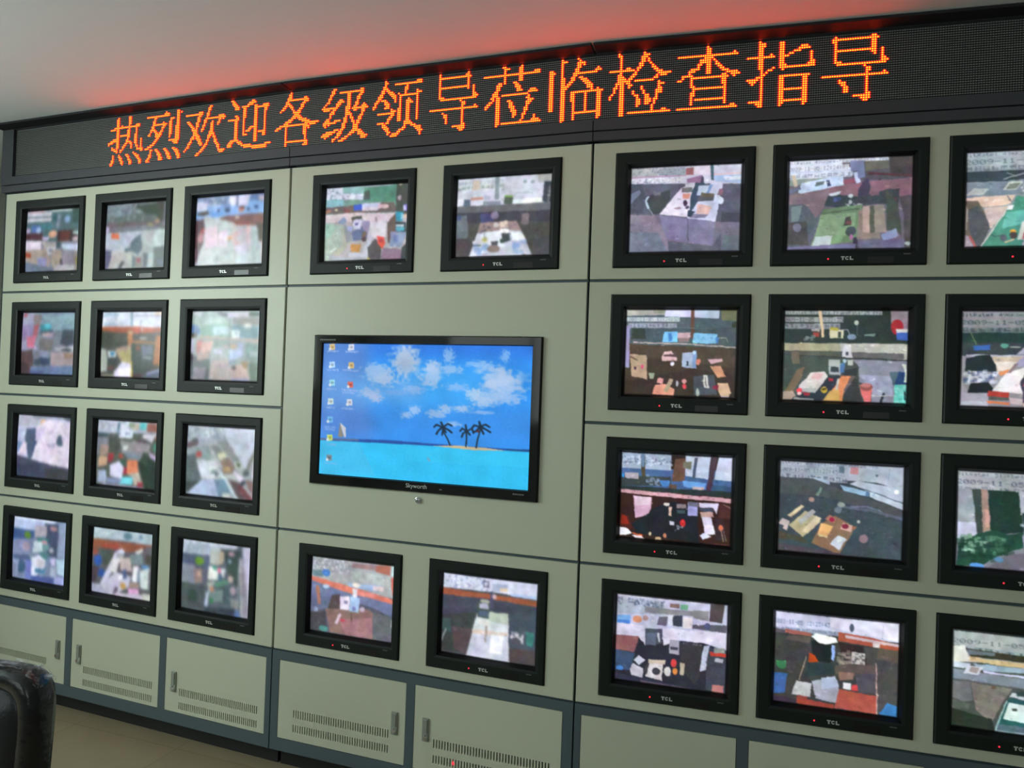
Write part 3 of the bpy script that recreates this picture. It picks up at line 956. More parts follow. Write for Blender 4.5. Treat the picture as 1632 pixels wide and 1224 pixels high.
P 7468c0 932,284 1010,286 1009,368 939,366
P c8c8f0 932,294 965,297 968,364 939,362
P 3c98b8 856,369 936,385 932,500 856,494
P d0b8a8 928,404 1003,410 997,467 938,453
P 88c0d0 911,403 936,405 935,472 914,470
P a8b8ac -9,479 241,527 235,745 185,821 81,895 59,993 4,995
P 98b8ac 10,480 168,512 85,656 14,702
P b0b4a4 224,546 307,571 334,751 182,919 90,895 221,803
P 9098a0 240,507 359,555 377,734 280,747
P 8894b4 166,482 244,408 283,471 249,508
P 647094 344,614 515,508 558,491 525,713 368,733
P 50524c 334,415 449,404 469,465 347,495
P d0ccec 354,456 460,444 449,581 360,575
P 50508c 378,493 422,496 420,525 380,522
P 9c90b4 469,465 557,481 547,627 475,583
P a8b0dc 286,530 359,545 344,604 290,590
P 706450 485,603 530,626 491,721 456,719
E 504048 495,716 30,36
P c08c50 335,770 459,777 446,883 340,868
P c0c0d0 305,876 464,884 527,762 567,492 636,497 537,955 308,935
P d8d4dc 558,491 738,485 757,525 747,698 629,710 575,668
L 4c4840 7 629,438 627,496
P 565254 539,821 629,710 702,829 692,982 555,975
P e0584c 644,682 730,697 742,774 711,849 666,789
E b84848 698,743 30,24
P 8c7488 719,830 1003,865 1004,996 692,982
P 6c5c58 764,507 853,398 878,611 801,778 776,776
P 3f4a50 856,494 974,522 988,675 870,629
P 58a8c0 860,571 951,578 953,630 866,624
P c0d0dc 858,538 950,544 947,573 864,567
P 8c98b8 803,625 987,647 928,832 795,825
P 7080b0 830,675 898,688 884,773 842,761
P 40464a 936,833 1000,770 1004,996 926,983
P a8acb8 82,915 309,945 537,965 539,1003 78,998
E b0a860 551,975 21,26
L d0e0d8 18 88,865 158,820
@M1b
P 50504e -83,-198 1150,-63 1162,1152 -54,1106
P cfd3e2 -10,-43 1004,-19 1000,375 923,378 -1,354
O d6dce8 6a7488 4,6 799,-1 46 BitRate: 496Kbps,FrameRate:25 fps
O d0d4dc 7484a0 6,74 501,70 48 2009-11-05 12:22:39
G ccd4d4 6c7c80 7,136 510,132 54 10
P 88949c 416,-20 458,-21 455,299 414,296
P d8ccb8 182,39 250,45 252,159 167,172
E 90a0a8 721,96 18,21
E 90a0a8 797,104 18,21
P b0b0b0 847,4 1004,0 1001,119 856,115
L 9cacac 8 626,228 802,234
P 3f4650 915,105 1001,109 1001,385 899,347
L a8a0a0 8 971,165 961,352
P f0f0ff -3,261 84,268 77,360 -1,354
P d89890 160,254 287,249 288,290 153,289
P e4e4f8 152,284 297,286 289,357 154,361
P 64748c 84,273 152,279 150,366 77,360
P 8890a0 297,306 472,311 481,362 294,357
P b0b8cc 296,235 371,241 372,292 305,287
P 54645c 512,264 602,266 599,362 514,355
P 80b060 520,249 594,250 602,276 512,274
P e8f4f8 603,302 827,301 820,365 604,362
P f0f8f0 823,301 898,297 899,366 820,365
P 6a6c72 -1,354 473,361 1000,355 1001,463 605,463 1,437
P 44444e 1,437 1001,453 1003,591 655,566 260,579 3,562
P 6a747c 2,479 122,467 143,674 136,756 3,758
P 4c5880 1,458 62,463 63,525 3,531
P 4c507c 258,457 408,468 410,569 277,570
E 8c84a0 421,489 41,46
P 787078 702,480 774,475 768,614 696,609
P 4e484a 3,758 162,757 158,1002 0,1000
P c8ccdc 268,570 647,566 713,710 813,982 654,994 158,992 213,780
P a08c8c 268,570 647,566 705,689 478,675 237,690
P d8c4b8 476,564 558,559 559,640 477,645
E d8d4d0 440,607 31,31
P e4ecf8 237,690 478,675 530,878 158,992 213,780
S 505060 260,600 658,786 26 20
P f0f4f8 593,702 713,710 755,811 610,803
P f8f8ff 478,655 576,661 576,701 478,705
P 444c4c 495,706 577,711 586,812 505,827
P 405048 480,775 529,798 522,838 480,826
E 8c7c78 416,893 66,48
P 50545c 389,801 464,805 456,854 399,851
P e8ecf4 188,789 289,785 282,845 198,851
L 405048 11 198,851 282,850
E d0d090 318,781 30,27
S 88a8d8 223,852 351,970 8 49
S 88a8d8 611,823 741,968 8 49
P 4a4850 818,795 997,756 1000,1000 836,988
P 48584c 709,977 741,968 773,990 710,992
@M4a
P 5a5c6c -71,-88 1147,-237 1189,1083 -24,1283
P a9acb0 -10,-20 1009,-12 995,428 520,369 -10,270
S e0e8f0 10,20 476,184 90 17
S 808c98 10,20 476,184 60 17
P a08484 509,42 789,27 792,100 492,97
P a86c5c 780,28 946,17 940,143 773,113
E 4878c0 191,206 51,45
P 6c8890 16,192 132,176 154,259 28,265
P b0b8b8 475,142 950,153 944,268 611,272
P a0b8d8 442,295 871,278 864,353 510,360
E e0d8d0 556,311 51,26
P d8c4c8 752,295 876,288 869,352 753,347
P d87c6c -1,269 500,340 996,438 993,496 427,414 1,328
P e89088 577,382 783,395 766,440 579,435
P 707aa0 -8,324 427,414 988,492 984,659 789,583 334,480 -2,527
P 6c7494 -2,527 353,477 320,631 -4,743
P b07868 67,389 110,383 138,625 99,631
E 98a8cc 77,704 28,37
E b8ccec 192,382 43,26
P 584c4c 268,489 371,453 368,645 226,687
P 8c706c 197,670 387,642 678,600 762,629 774,984 255,971
P a87c80 363,784 756,704 764,965 446,983
P e4dcec 372,485 485,464 482,644 373,650
P 8080a0 412,533 464,530 461,573 413,575
P a8c8ec 495,457 608,473 591,665 482,655
P 8088c0 518,591 555,586 553,639 520,644
P d8d4e0 510,360 576,361 570,468 523,464
E c8b8d0 636,616 32,34
P dcc4d8 370,698 399,715 342,856 308,845
E c04c58 411,793 32,17
L 5c4c44 9 511,677 515,793
P 686c74 762,629 989,668 995,1001 764,975
L c0c4c0 13 981,701 975,785
P d06458 955,173 987,158 990,387 971,369
P 4a4a50 -4,743 198,713 217,977 0,1000
E 50908c 177,940 56,43
P b8d8d8 955,16 1000,10 996,147 959,141
@M4b
P 4c4c54 -84,-74 1129,-230 1180,1066 -41,1287
P d4d8f0 -10,-20 1004,-11 995,205 635,174 -3,191
S 7080a8 10,20 496,173 60 17
S f4f4ff 10,20 496,173 50 21
S 8090b0 9,9 715,8 40 12
P a8b0cc 536,74 692,63 686,146 531,168
P d8c4a8 607,116 694,114 686,151 617,156
L 505068 8 439,56 492,59 490,122 450,122 439,56
P b4c8f0 721,162 994,164 991,205 722,193
P 9c5840 -3,196 514,202 996,215 994,287 638,257 287,266 0,275
P 444858 -5,276 534,261 994,287 986,626 705,423 382,430 0,573
P 4c4c68 513,171 539,167 555,362 520,367
E c8a8b0 559,227 23,30
P 3c4444 3,530 364,433 328,691 284,973 3,957
P d4dce0 390,418 704,407 726,1007 276,990 337,689
P b8c4b8 522,409 704,412 705,547 508,515
P c8ccdc 337,689 705,672 717,1003 285,983
P f0f0ff 539,667 662,668 652,899 521,901
P d8c8c0 336,647 704,630 705,672 337,700
P 48544c 377,305 518,305 507,495 392,491
P a8acc0 404,322 501,318 503,380 406,384
E a0a898 461,293 52,21
P 54647c 398,407 504,401 506,474 401,479
P dcdcd8 402,521 525,513 519,587 404,573
L 9c948c 19 484,592 477,772
P 44505c 709,422 995,317 1000,1000 726,1002
P 405a58 0,573 99,557 114,725 4,700
P 3f8078 887,591 976,587 957,765 897,744
S d8d0dc 729,606 871,748 22 26
L a8b4bc 12 54,692 9,849
P 54484c 121,650 336,647 284,973 148,932
P 4c4448 719,815 992,790 1000,995 726,1002
E 4c4c58 793,720 49,47
@L1a
P 808494 -176,-219 1300,-91 1314,1205 -82,1174
P 4f6a70 -35,-43 1023,-15 1024,538 -14,481
P a4a8b4 -19,10 460,30 455,198 -7,194
L c8ccd4 32 -2,75 450,80
L c4c8d0 32 -3,160 454,170
L 70808c 20 -6,114 452,131
P b0c0bc 459,7 823,14 812,57 461,47
P b08890 33,8 348,16 350,44 34,37
P 345860 488,111 586,107 590,207 492,200
E 88a8d0 745,179 49,55
P 7c8c9c 573,95 634,110 606,319 558,315
P 3c5450 822,-9 1000,6 1006,258 841,236
P 5070a8 97,241 272,241 279,364 117,366
P 40707c 272,230 481,222 473,321 290,332
E a8a0c0 33,327 54,44
E 98b8d8 240,329 49,55
P 4c3038 -22,368 317,378 347,490 -28,469
P 3c2c30 583,350 868,346 989,525 590,514
P 5c3430 631,353 798,363 803,515 637,506
E d0a088 501,400 78,60
P c8bce4 307,432 442,440 420,494 334,489
E e8b890 500,378 37,29
P a8c0bc 845,366 974,374 963,428 846,410
E b0a0a8 901,488 56,38
P d8d0e4 -27,480 310,499 294,650 -17,636
P f0e4f8 75,508 287,519 279,606 92,586
P b4b0b4 310,499 566,534 570,621 381,698
P c0d0e8 663,561 990,578 970,683 701,648
P 40505c 566,512 662,529 641,624 570,621
P a49890 -17,636 378,633 482,809 419,997 6,995
P 984c34 -2,669 123,686 115,762 2,746
P c8ccd0 412,591 558,609 550,727 418,710
P 80889c 444,625 517,634 513,693 447,685
P a0988c 488,660 666,647 675,901 562,1002 498,894
P 8c8494 667,668 843,698 886,991 679,995
P 383c40 648,795 683,796 688,943 653,942
P 848078 854,677 993,684 994,995 898,992
P 78742c 903,784 983,777 975,901 918,889
P 9090b8 226,756 409,774 392,933 247,928
P 687488 -6,811 244,875 512,937 526,1000 6,995
P b0b0b4 545,886 884,898 886,996 538,1001
@L1b
P 98a0a4 -150,-197 1271,-82 1292,1146 -71,1121
P 5f6c6c -25,-34 1026,-19 1016,430 -4,438
P 788890 0,0 426,-12 424,200 0,205
S 98a4ac 11,1 633,265 50 26
S 505c60 11,1 633,265 34 26
P 8c9ca0 498,120 628,124 619,170 500,173
P 3c4c40 495,46 839,50 833,226 651,183 496,89
P 444840 805,-4 921,-1 920,323 846,298
P 606870 922,4 1000,5 1003,308 930,304
P 80808c 909,302 1003,308 1000,389 922,385
P 686064 4,280 804,296 902,414 12,418
E a89078 831,303 44,36
E a0a070 726,348 44,29
P 747884 110,360 796,367 902,414 114,423
P b0a8c8 -4,332 65,347 58,442 -10,438
P b4bed0 -9,449 596,433 602,592 431,605 328,724 -2,669
P b8ccc8 596,428 995,419 991,670 795,681 615,633
P a8b0b4 596,428 798,429 794,641 615,633
P dc7048 109,444 238,456 236,534 108,528
P b8c0cc 0,607 346,642 328,734 141,932 11,1000
P 585c78 0,701 117,705 113,839 77,992 5,990
P 4c5e6c 582,479 617,694 546,793 447,718 350,745 337,693 434,677 441,585
P b4b4b4 140,716 438,758 394,1000 231,985 55,991
P 484f54 291,870 341,887 264,986 215,985
P a8b0ac 373,766 525,792 469,991 383,989
P 5f6e74 460,790 515,812 501,982 458,991
P 7c7c74 515,812 611,815 617,985 511,982
E 84404c 560,864 33,29
P 505c64 630,755 704,758 691,987 628,986
P a8bcbc 704,778 788,771 790,1000 691,992
P c8a8a8 708,868 781,881 781,891 708,888
P 4a5656 795,681 991,670 990,995 795,1000
P 58647c 853,863 936,885 928,964 856,962
@L1c
P c2ccd4 -144,-187 1201,-91 1299,1183 -82,1146
P 90b8f0 -29,-33 1019,-14 1001,289 310,312 -11,326
P 7c8cac -5,0 584,8 592,131 1,136
S c8d4f0 6,11 596,193 40 31
P d0d4f0 -2,73 171,94 166,209 5,210
P e0dcf8 482,32 769,10 749,172 500,156
L 485878 19 595,8 605,173
P 6c84b8 778,0 1000,0 1005,137 775,102
P d0c4d8 882,38 1004,56 1003,116 897,109
P 4a4440 17,232 187,210 201,264 30,275
P 7c98c8 426,131 509,136 516,250 432,246
P 3c5070 429,193 503,198 496,254 432,246
P 3c3848 325,198 356,200 353,236 321,234
P d09888 626,174 709,190 703,251 621,257
P 643c3c 636,175 708,179 705,210 628,205
P 385068 741,202 782,204 774,245 743,243
P 38487c 836,177 887,180 885,221 844,218
P 74a8e8 199,232 410,224 393,285 213,285
P 84605c 343,335 477,290 1001,289 1003,463 767,451 525,397
P 98504c 567,388 785,410 788,452 580,431
E d8c0b8 610,328 33,19
P 5e4450 -10,336 129,323 147,461 126,674 68,823 11,995
E a84450 116,492 25,43
E b8808c 89,587 41,75
P c4ced0 127,275 535,387 584,1008 55,996 134,631 157,441
P dcc8d8 147,451 327,428 365,727 161,729
P ecdcec 342,513 490,500 482,732 365,727
L 9ca0a4 10 348,429 360,727
L a8b4b8 10 340,844 327,994
E f0b890 517,611 41,32
L b0b8b4 8 536,397 593,992
P c8c4cc 548,419 788,452 822,809 581,799
P 8cb0b4 696,458 758,461 762,534 690,530
S e8b8bc 562,482 817,735 18 52
E d8d4ec 684,761 83,64
P acbcbf 798,453 891,457 969,994 824,1000
P 5c544c 878,426 1001,442 985,503 968,689 915,666
L c08068 12 967,668 978,983
P c0b8c8 975,503 1006,504 999,691 977,679
@L2a
P 788090 -172,-128 1288,-121 1392,1167 -116,1237
P 8094a8 -26,-21 1016,-20 1015,288 -11,322
P 88a8b4 343,63 998,51 1005,309 604,293
P 9c9cb8 -12,21 228,11 219,578 -11,606
P a84c58 27,32 103,32 80,74 29,85
P 8c80a4 -3,214 225,191 210,384 -4,474
P a05c68 225,201 326,201 298,382 224,427
P c07088 109,407 284,361 245,578 116,559
P 887c80 217,42 368,52 352,211 224,169
P 3c8c98 351,200 549,199 530,294 369,306
E 58b4cc 477,226 66,37
P 50606c 344,296 579,283 585,378 361,381
P a898a0 384,338 582,325 585,389 399,392
P 6c6c70 338,414 601,442 574,614 348,597
P 74808c 592,293 751,291 718,546 608,548
P 3f4c58 750,281 930,274 958,499 816,544 716,503
P a8b0b8 608,559 997,540 997,614 624,612
P 404848 710,600 818,565 929,595 870,617
P a09498 551,636 1003,625 1007,838 564,853
P 907868 773,630 933,648 925,712 805,737
P a8a4c8 295,566 349,619 246,600 254,513
P 9098b4 348,608 525,615 506,724 341,706
P 40505c 254,753 556,722 538,842 259,841
P 3c4868 354,717 532,734 525,832 385,825
P 58464c -23,628 221,600 245,819 164,1011 -7,995
P 44383c -2,804 155,822 150,1000 6,994
P 667ca0 195,865 1007,838 1006,1000 176,999
P 4c5c84 173,932 442,923 421,1001 176,999
@L2b
P 4c4f4c -149,-129 1209,-87 1250,1120 -99,1163
P e0e8fa -23,-21 1024,-14 1003,242 -24,233
P b0c8e0 23,32 294,28 275,78 25,84
S a0b0c8 26,104 450,214 20 21
P 98b8d8 51,188 279,191 280,222 53,224
P 80a0b0 479,2 510,2 518,225 482,225
P e8d0c0 865,11 995,5 993,94 817,80
L a8a4bc 15 528,74 968,73
L 90a0b0 13 645,137 642,197
P a85c40 -13,233 1003,242 996,311 621,337 306,345 -11,290
P c05c4c 503,245 823,244 825,299 558,327
E c8b8b0 665,272 23,31
P 444a40 -10,301 454,336 460,498 291,518 0,560
P 50544c 199,344 434,356 427,457 214,457
P b07850 432,295 527,316 522,458 493,538 449,478
E c0a888 485,316 42,25
P 4c4c48 528,336 877,339 861,458 543,478
E a0a0a0 686,408 63,23
P a87048 521,437 871,458 862,488 522,478
P 3c4844 523,488 872,488 864,825 746,937 538,901
E 904838 618,548 42,35
P 646c80 668,498 832,498 837,637 674,658
P 808890 674,668 838,677 829,717 696,708
P a86c40 887,349 978,360 1003,793 852,796 863,518
P a8b0a8 -11,560 99,580 128,765 112,910 -3,912
P b09c84 250,559 502,498 523,780 364,762 274,641
P b0a870 316,600 505,579 512,760 385,752
P d4dcd8 132,601 262,600 265,692 136,693
P 4080a0 166,616 236,616 238,672 168,673
P 3c4444 125,704 298,692 270,804 119,807
P 5c4040 130,827 237,805 219,887 133,889
P dcd8f4 231,907 364,762 523,780 531,1012 234,1004
P f4f0ff 303,845 514,831 520,982 265,968
P 8c8c78 5,974 232,938 234,1004 6,1000
P b8a84c 506,740 532,740 542,1012 516,1013
P 586478 645,989 995,843 995,1000 645,1004
L a0b0d8 23 766,926 985,853
P 4c3434 550,941 705,938 645,999 552,1002
E b09040 973,784 27,52
@L2c
P 98a2a4 -150,-143 1207,-100 1257,1144 -99,1191
P a4b8b4 -23,-11 1014,-15 1011,400 -8,374
P c8ccd8 0,11 165,25 156,78 2,64
P 686c74 326,8 528,44 530,96 467,95
P c8c4d8 517,34 815,21 818,102 530,107
P 505c58 816,31 996,35 998,86 818,82
P 8c8c8c 603,108 989,106 984,217 617,202
P b0c8c4 168,99 573,128 566,211 172,205
P 8cb0a4 139,205 576,201 572,377 157,364
P b8d4dc 324,229 567,232 561,346 339,344
P 70909c 587,212 964,227 961,400 603,377
P d8ecec 579,284 713,285 707,388 614,388
P 8c9ca4 632,310 684,311 680,342 628,341
E d8d4d4 813,220 52,32
P d0e0f0 970,116 995,116 996,400 966,400
P 6080b0 -3,203 85,204 143,290 123,353 1,320
P 4c4038 2,331 90,332 92,385 4,384
P c0bcd8 -7,395 49,406 46,609 -10,598
P 504858 2,620 102,651 87,822 -2,802
P dca898 146,364 992,420 988,441 563,403 146,385
P c07c78 94,438 180,417 174,544 101,630
P d0aca4 170,438 343,439 315,565 166,608
P b09c94 111,608 306,586 268,713 115,704
P 8ca09c 343,439 563,419 568,523 357,523
P a8b0b0 335,523 567,502 575,710 320,670
P d0d0e8 358,554 474,554 466,617 349,607
P c4a8b0 493,491 556,491 557,523 484,523
L 707c7c 10 562,118 581,1001
P b8c8ec 568,543 755,553 758,625 678,688 575,699
P a4b4d4 689,460 772,461 765,543 693,543
P c4a890 576,481 670,481 672,533 578,533
P 7c9490 792,461 974,461 984,725 811,686
P a8b4b8 857,563 968,573 961,644 850,645
P c0b4b4 321,712 574,689 586,1001 289,987
P c8b4b0 578,793 823,727 853,973 597,1000
P 9c8468 740,708 832,707 826,809 764,790
E 584c4c 641,802 31,32
P 8494a0 575,710 679,708 660,760 577,762
P 60686c 6,716 299,692 289,987 0,995
P 8c8894 64,801 239,809 224,989 27,994
P 708478 842,707 984,725 995,990 864,993
P 8c9cd0 606,959 842,953 834,999 607,1005
@L3a
P c8cae8 -158,-87 1270,-182 1323,1115 -100,1260
P 545c68 -19,-10 1011,-17 1015,89 815,50 217,61
P b0b4c4 -6,6 250,-6 387,70 391,178 -3,207
P 9098a8 239,16 813,8 814,40 362,72
E d8b090 478,112 60,39
P e0d8ec 578,57 1005,111 1021,797 631,758 292,692 324,312 343,192
P d4c8ec 344,203 536,210 332,484 313,334
P 50607c 163,227 344,203 344,483 280,693 219,688 200,538 158,412
P b0b4d8 -8,251 175,215 146,412 1,446
P c8d4ec 80,288 152,260 122,404 73,408
P 7490b8 -12,436 111,437 105,589 -11,610
P ecdcf0 111,448 197,452 180,637 32,606
P 40507c 328,398 389,415 345,504 292,681
P 4c6074 748,300 795,286 831,453 761,470 712,431
P a8a4bc 546,445 711,410 691,497 596,494
L b0a8bc 12 576,292 645,244
L b8b0c8 10 596,505 812,561
P 4a4c64 -9,642 280,704 631,758 998,810 1000,1000 0,1000
P 3a4058 -3,794 463,752 569,999 6,999
P 3c4048 514,812 994,842 994,995 569,999
@L3b
P 565c58 -131,-122 1226,-185 1289,1122 -129,1260
P a8b4c4 -12,-10 1005,-11 1001,166 -11,216
S d8e0f0 0,11 527,163 40 46
P 54788c 340,46 386,43 344,238 332,217
P 60c0c8 694,16 795,11 787,126 686,122
P 8c5c50 806,21 995,21 990,156 799,147
P b0a898 593,43 683,38 686,132 572,139
P 8c9c80 524,25 615,42 594,106 526,99
P d8e4f8 377,150 595,148 587,255 367,258
S 4c5880 377,182 598,254 8 27
P d8d4e4 756,191 957,179 883,300 734,235
P b05c58 947,211 1014,207 1005,260 949,264
P 3c5458 1,204 203,214 180,259 2,259
P 7c8490 -10,270 215,278 193,366 62,386 51,541 -21,524
P 485048 203,268 367,236 405,385 325,532 218,463
P 8c9090 391,299 600,307 604,479 430,492
P c8d0d0 439,372 532,366 511,443 452,447
P 908c90 599,286 873,322 855,462 743,513 604,479
P 5c4c54 644,273 826,272 816,315 645,304
P 7c8c98 453,468 742,480 722,579 537,571
P 4c8474 895,320 996,314 990,452 922,425
P b0a4c4 854,440 992,495 973,582 881,567
P 9c8c80 62,386 217,376 195,530 64,562
P c8a488 52,563 195,552 185,686 41,719
P 9c3840 206,496 301,501 291,589 208,651
P a44840 383,495 454,512 443,567 385,560
P e88c68 514,584 676,572 704,755 518,782
P 3c6050 397,592 514,595 469,664 398,647
P a03048 458,687 516,693 518,782 460,797
P d8d8f4 233,682 397,603 470,708 438,866 247,837
P a4b4d0 41,764 186,764 176,956 30,946
P 78dcec 437,833 613,829 604,941 404,947
P c4bcac 518,782 704,744 755,906 628,961 613,829
P 7c8cb0 187,865 438,866 404,947 188,955
P a04048 685,889 778,893 768,960 675,957
P a8a0c4 116,973 780,970 770,1004 92,998
P 2c3c34 700,603 764,468 984,581 1000,1000 804,1001
P 3c4c40 764,447 843,452 815,637 734,600
@L3c
P a8b0b4 -135,-109 1256,-174 1312,1114 -89,1274
P a4b0bc -17,-5 579,-14 587,178 6,348
S e0ecf8 6,16 543,170 50 26
S 7c909c 6,16 543,170 36 26
P c8d4e4 515,0 1000,0 997,173 857,565 587,178
L b8c4d0 11 651,174 867,288
L e4ecf8 13 668,66 939,30
P 685c64 3,259 170,193 185,280 6,348
P 4f5c5c 81,199 170,183 172,237 105,253
P 9ca8b0 -16,371 329,271 369,475 134,427
P 88a0a0 141,316 340,281 381,485 169,468
E b05c58 195,411 43,44
P 606e70 -13,438 144,404 233,684 247,770 217,862 6,994
P 404c4c -1,815 236,772 217,862 5,983
P c8d0dc 159,502 447,491 520,702 235,738
P dce8e8 340,576 471,554 507,638 389,703
S 38484c 385,605 498,682 9 28
P 788080 351,280 438,253 729,533 690,622 513,507
P 8c9494 436,209 587,189 811,484 706,492
P d0d0b8 454,392 550,342 596,414 511,464
P 8c7c70 512,475 639,433 708,556 669,646 562,655
P b8a074 558,558 644,561 657,614 560,612
P d8e4d8 695,482 789,453 825,547 741,586
P 6c7460 727,480 779,475 793,539 740,543
P e8e0f4 688,590 841,695 801,763 713,663
P 808478 998,194 1013,320 879,585 851,673 828,632 876,521
P 60686c 827,610 899,572 902,647 830,674
P e4d8ec 978,470 1010,489 999,723 933,644
P 5c5054 618,715 802,774 958,983 768,982
P 784c50 717,771 846,823 1000,995 895,1000
P 8c7470 863,714 999,734 998,957 888,819
L c8c4c0 13 857,822 995,995
L d0e4f0 32 518,648 746,984
P b0c0dc 236,772 499,726 509,998 6,994
P 7490a8 423,743 564,720 680,926 510,1008
P c0ccc8 550,917 680,926 618,997 531,995
P 3c484c 821,729 873,713 835,803 781,786
L c8d0c4 13 302,743 692,676
@L4a
P 7484a0 -163,-107 1335,-230 1389,1116 -126,1343
P b0c0e4 -14,-16 767,-17 769,38 422,195 -8,214
P d8e4fc 0,6 768,5 745,51 1,52
P 3f5888 -8,202 397,197 401,322 -3,376
E 5c8838 277,278 63,51
P 7884a4 -3,376 376,347 370,576 3,619
E 9888a0 263,462 76,70
P 4c6080 17,618 318,582 347,671 32,686
E 3c5878 180,784 88,105
P 8c98b8 18,676 138,696 106,957 -1,971
P 445068 571,68 844,64 812,569 637,545
P a8a4b0 420,116 622,108 615,266 413,298
P c0d8e0 402,356 554,340 560,509 382,541
P 40807c 451,294 678,293 630,354 466,360
E d89cac 587,364 50,33
P 6c9098 555,373 681,382 660,475 559,486
E a8b0bc 716,468 38,42
E b08c90 735,136 63,35
P 507c84 509,515 686,506 640,635 487,631
P dce4f8 371,622 510,560 615,638 605,730 445,911 341,902
E c0c0c8 528,695 76,70
P 4c80a0 440,774 644,771 596,846 430,844
P 6874b8 255,659 373,668 356,981 251,972
P c8c8f0 701,594 788,584 780,697 717,705
P b0d0e4 801,593 984,571 982,851 821,816
P 8898b4 819,55 1001,16 1009,568 812,569
P c8d4e8 952,21 1006,10 999,127 944,121
P 98a4d8 773,868 983,862 988,996 765,1016
P 485894 367,899 761,881 765,993 357,992
P 98a4b8 705,718 818,726 798,876 698,866
@L4b
P 5c5c64 -143,-123 1282,-254 1390,1122 -112,1370
P a4b8c4 -13,-22 1016,-13 1006,176 516,163 -8,185
S c8d4dc 13,10 490,120 36 29
E 5c7c8c 574,89 67,52
E 6c8ca0 777,84 29,31
P 8c5440 -1,190 1006,176 810,243 645,308 399,302 9,323
P a04c3c 172,247 421,230 424,287 187,303
P 4c5450 124,322 400,313 296,524 131,569
P 8c5040 9,335 111,335 89,432 11,429
E 3458a4 104,501 72,83
E 30509c 174,683 80,60
P 50404c 3,597 132,593 87,828 2,827
P 606068 855,204 1002,210 1027,860 943,860 855,408
P 484440 862,316 1004,322 1001,458 870,452
P d0d0e8 377,351 497,268 548,319 480,454 192,862 153,855
P d8d8dc 331,449 479,420 414,651 312,629
P a4acb0 402,359 525,345 505,451 417,416
P c8bcb8 466,410 649,387 660,595 487,594
P 7c9094 623,345 814,310 833,433 776,487 642,481
P d8dcd8 693,302 820,219 812,288 731,332
P c0c0d4 153,855 413,627 663,664 598,840 377,993 0,1000
P b0b0c8 3,852 153,855 326,1001 0,994
P 50648c 511,591 572,559 591,698 530,718
P e8f0ec 442,706 514,649 529,695 456,752
P f0f4f8 680,510 764,500 741,736 667,735
P 8c9cb0 753,513 801,506 790,741 752,723
P d0e0e0 792,554 921,503 916,817 794,811
P 5c8cb8 798,461 919,468 910,515 826,526
P 9c8c80 619,753 791,753 770,815 622,824
E c09858 528,820 48,48
P 605868 398,868 448,849 427,961 364,971
P d8a0cc 610,838 770,826 775,909 615,933
P c8c0d4 401,941 848,898 853,981 391,1003
P c8d0c4 822,878 992,877 994,1001 828,985
@L4c
P 5a6470 -157,-110 1212,-258 1264,1140 -134,1358
P b0bccc -12,-10 798,-10 777,60 426,193 -8,210
S e4ecf8 0,12 777,49 40 30
S 8090a8 1,35 414,171 40 23
P 505c74 -8,210 415,194 396,381 7,360
E 6c9834 265,287 69,54
P 7c8490 7,360 196,360 214,662 -1,620
P 8c7c78 174,409 326,379 319,577 213,615
P 5c5c74 314,380 384,383 377,570 319,577
E c0a894 269,467 27,47
P 4c5658 -1,620 355,619 340,974 0,1000
E 344c48 181,784 80,94
L 3c504c 18 36,662 95,619 179,655
P 3c4c4c 550,86 846,74 816,581 675,438 647,258
P b0b8b4 413,114 550,86 556,303 406,311
P b0a890 551,109 620,124 602,286 544,293
E b090a0 712,136 46,31
E 9cb8d0 692,241 23,28
P e4ece4 407,345 546,339 550,512 388,533
P 50a090 452,316 522,331 512,390 465,372
E dc7c98 564,372 43,33
P d0dcdc 580,346 638,339 630,467 584,473
P 48687c 537,433 606,447 585,519 539,525
E c0b0a8 716,479 37,47
P 609078 482,567 630,490 700,527 518,621
P 485c60 564,603 702,573 709,827 570,824
P a8b0b0 389,568 493,531 473,650 416,705
E b88468 461,652 30,35
P 78908c 427,692 611,631 616,794 431,843
P 388058 429,785 476,778 477,837 431,843
P c0d0e4 380,710 427,680 397,907 350,902
E b0a0ac 749,636 39,59
P 38424c 362,924 779,875 783,992 340,998
P 888890 718,733 832,740 825,880 733,859
P b8b8d0 855,17 1000,11 1004,624 1000,1000 931,634
P 8c8c98 815,169 872,185 989,996 863,1003
L c8ccc8 11 839,211 874,990
L a8b0b8 11 818,260 817,975
P 5878a8 780,887 848,889 852,993 771,993
@TV
P 2e92ee -197,-242 1111,-216 1133,1288 -157,1465
P 2a78e2 -18,-17 1012,-18 1010,88 -7,87
P 4a80d0 -18,-4 236,-4 235,339 -6,347
P 5e96dc -9,204 257,199 246,478 -2,490
P 4f84d4 -2,490 280,476 302,726 -2,729
P 3890ea 246,478 1005,441 1002,723 285,728
P 3ca4f4 424,145 821,175 749,454 381,471
P 60a8ec 156,278 508,267 495,416 176,430
B 000000 28
C a8c4e8 415,95 61,71
C b4c8e4 416,145 57,117
C a0bfe4 283,223 69,65
C a8c0e2 326,260 49,52
C 90b8e8 257,199 32,52
C a8c6ec 548,229 61,78
C b0c8ea 550,155 32,47
C 98c0ee 635,178 49,31
C a0b8e0 244,364 49,39
C a8b8dc 278,400 32,31
C a8c4e8 844,222 73,85
C b0c8ea 875,269 89,78
C 98bcec 892,363 65,52
C a0c4ee 816,355 81,44
C b0ccec 743,351 32,44
C a8c4e8 786,404 49,39
C 88b8f0 668,299 49,28
C 80b4f0 880,78 19,47
C 90bcf0 625,81 24,52
C 8cbcf0 767,139 57,26
C 8cb8ec 460,331 49,31
C 9cbce8 431,519 32,23
C a0c0ec 471,479 28,31
C 98bae6 577,499 49,31
C a0c0ea 616,460 29,31
C a4c0e8 695,456 41,28
C 8cb8f0 788,476 57,13
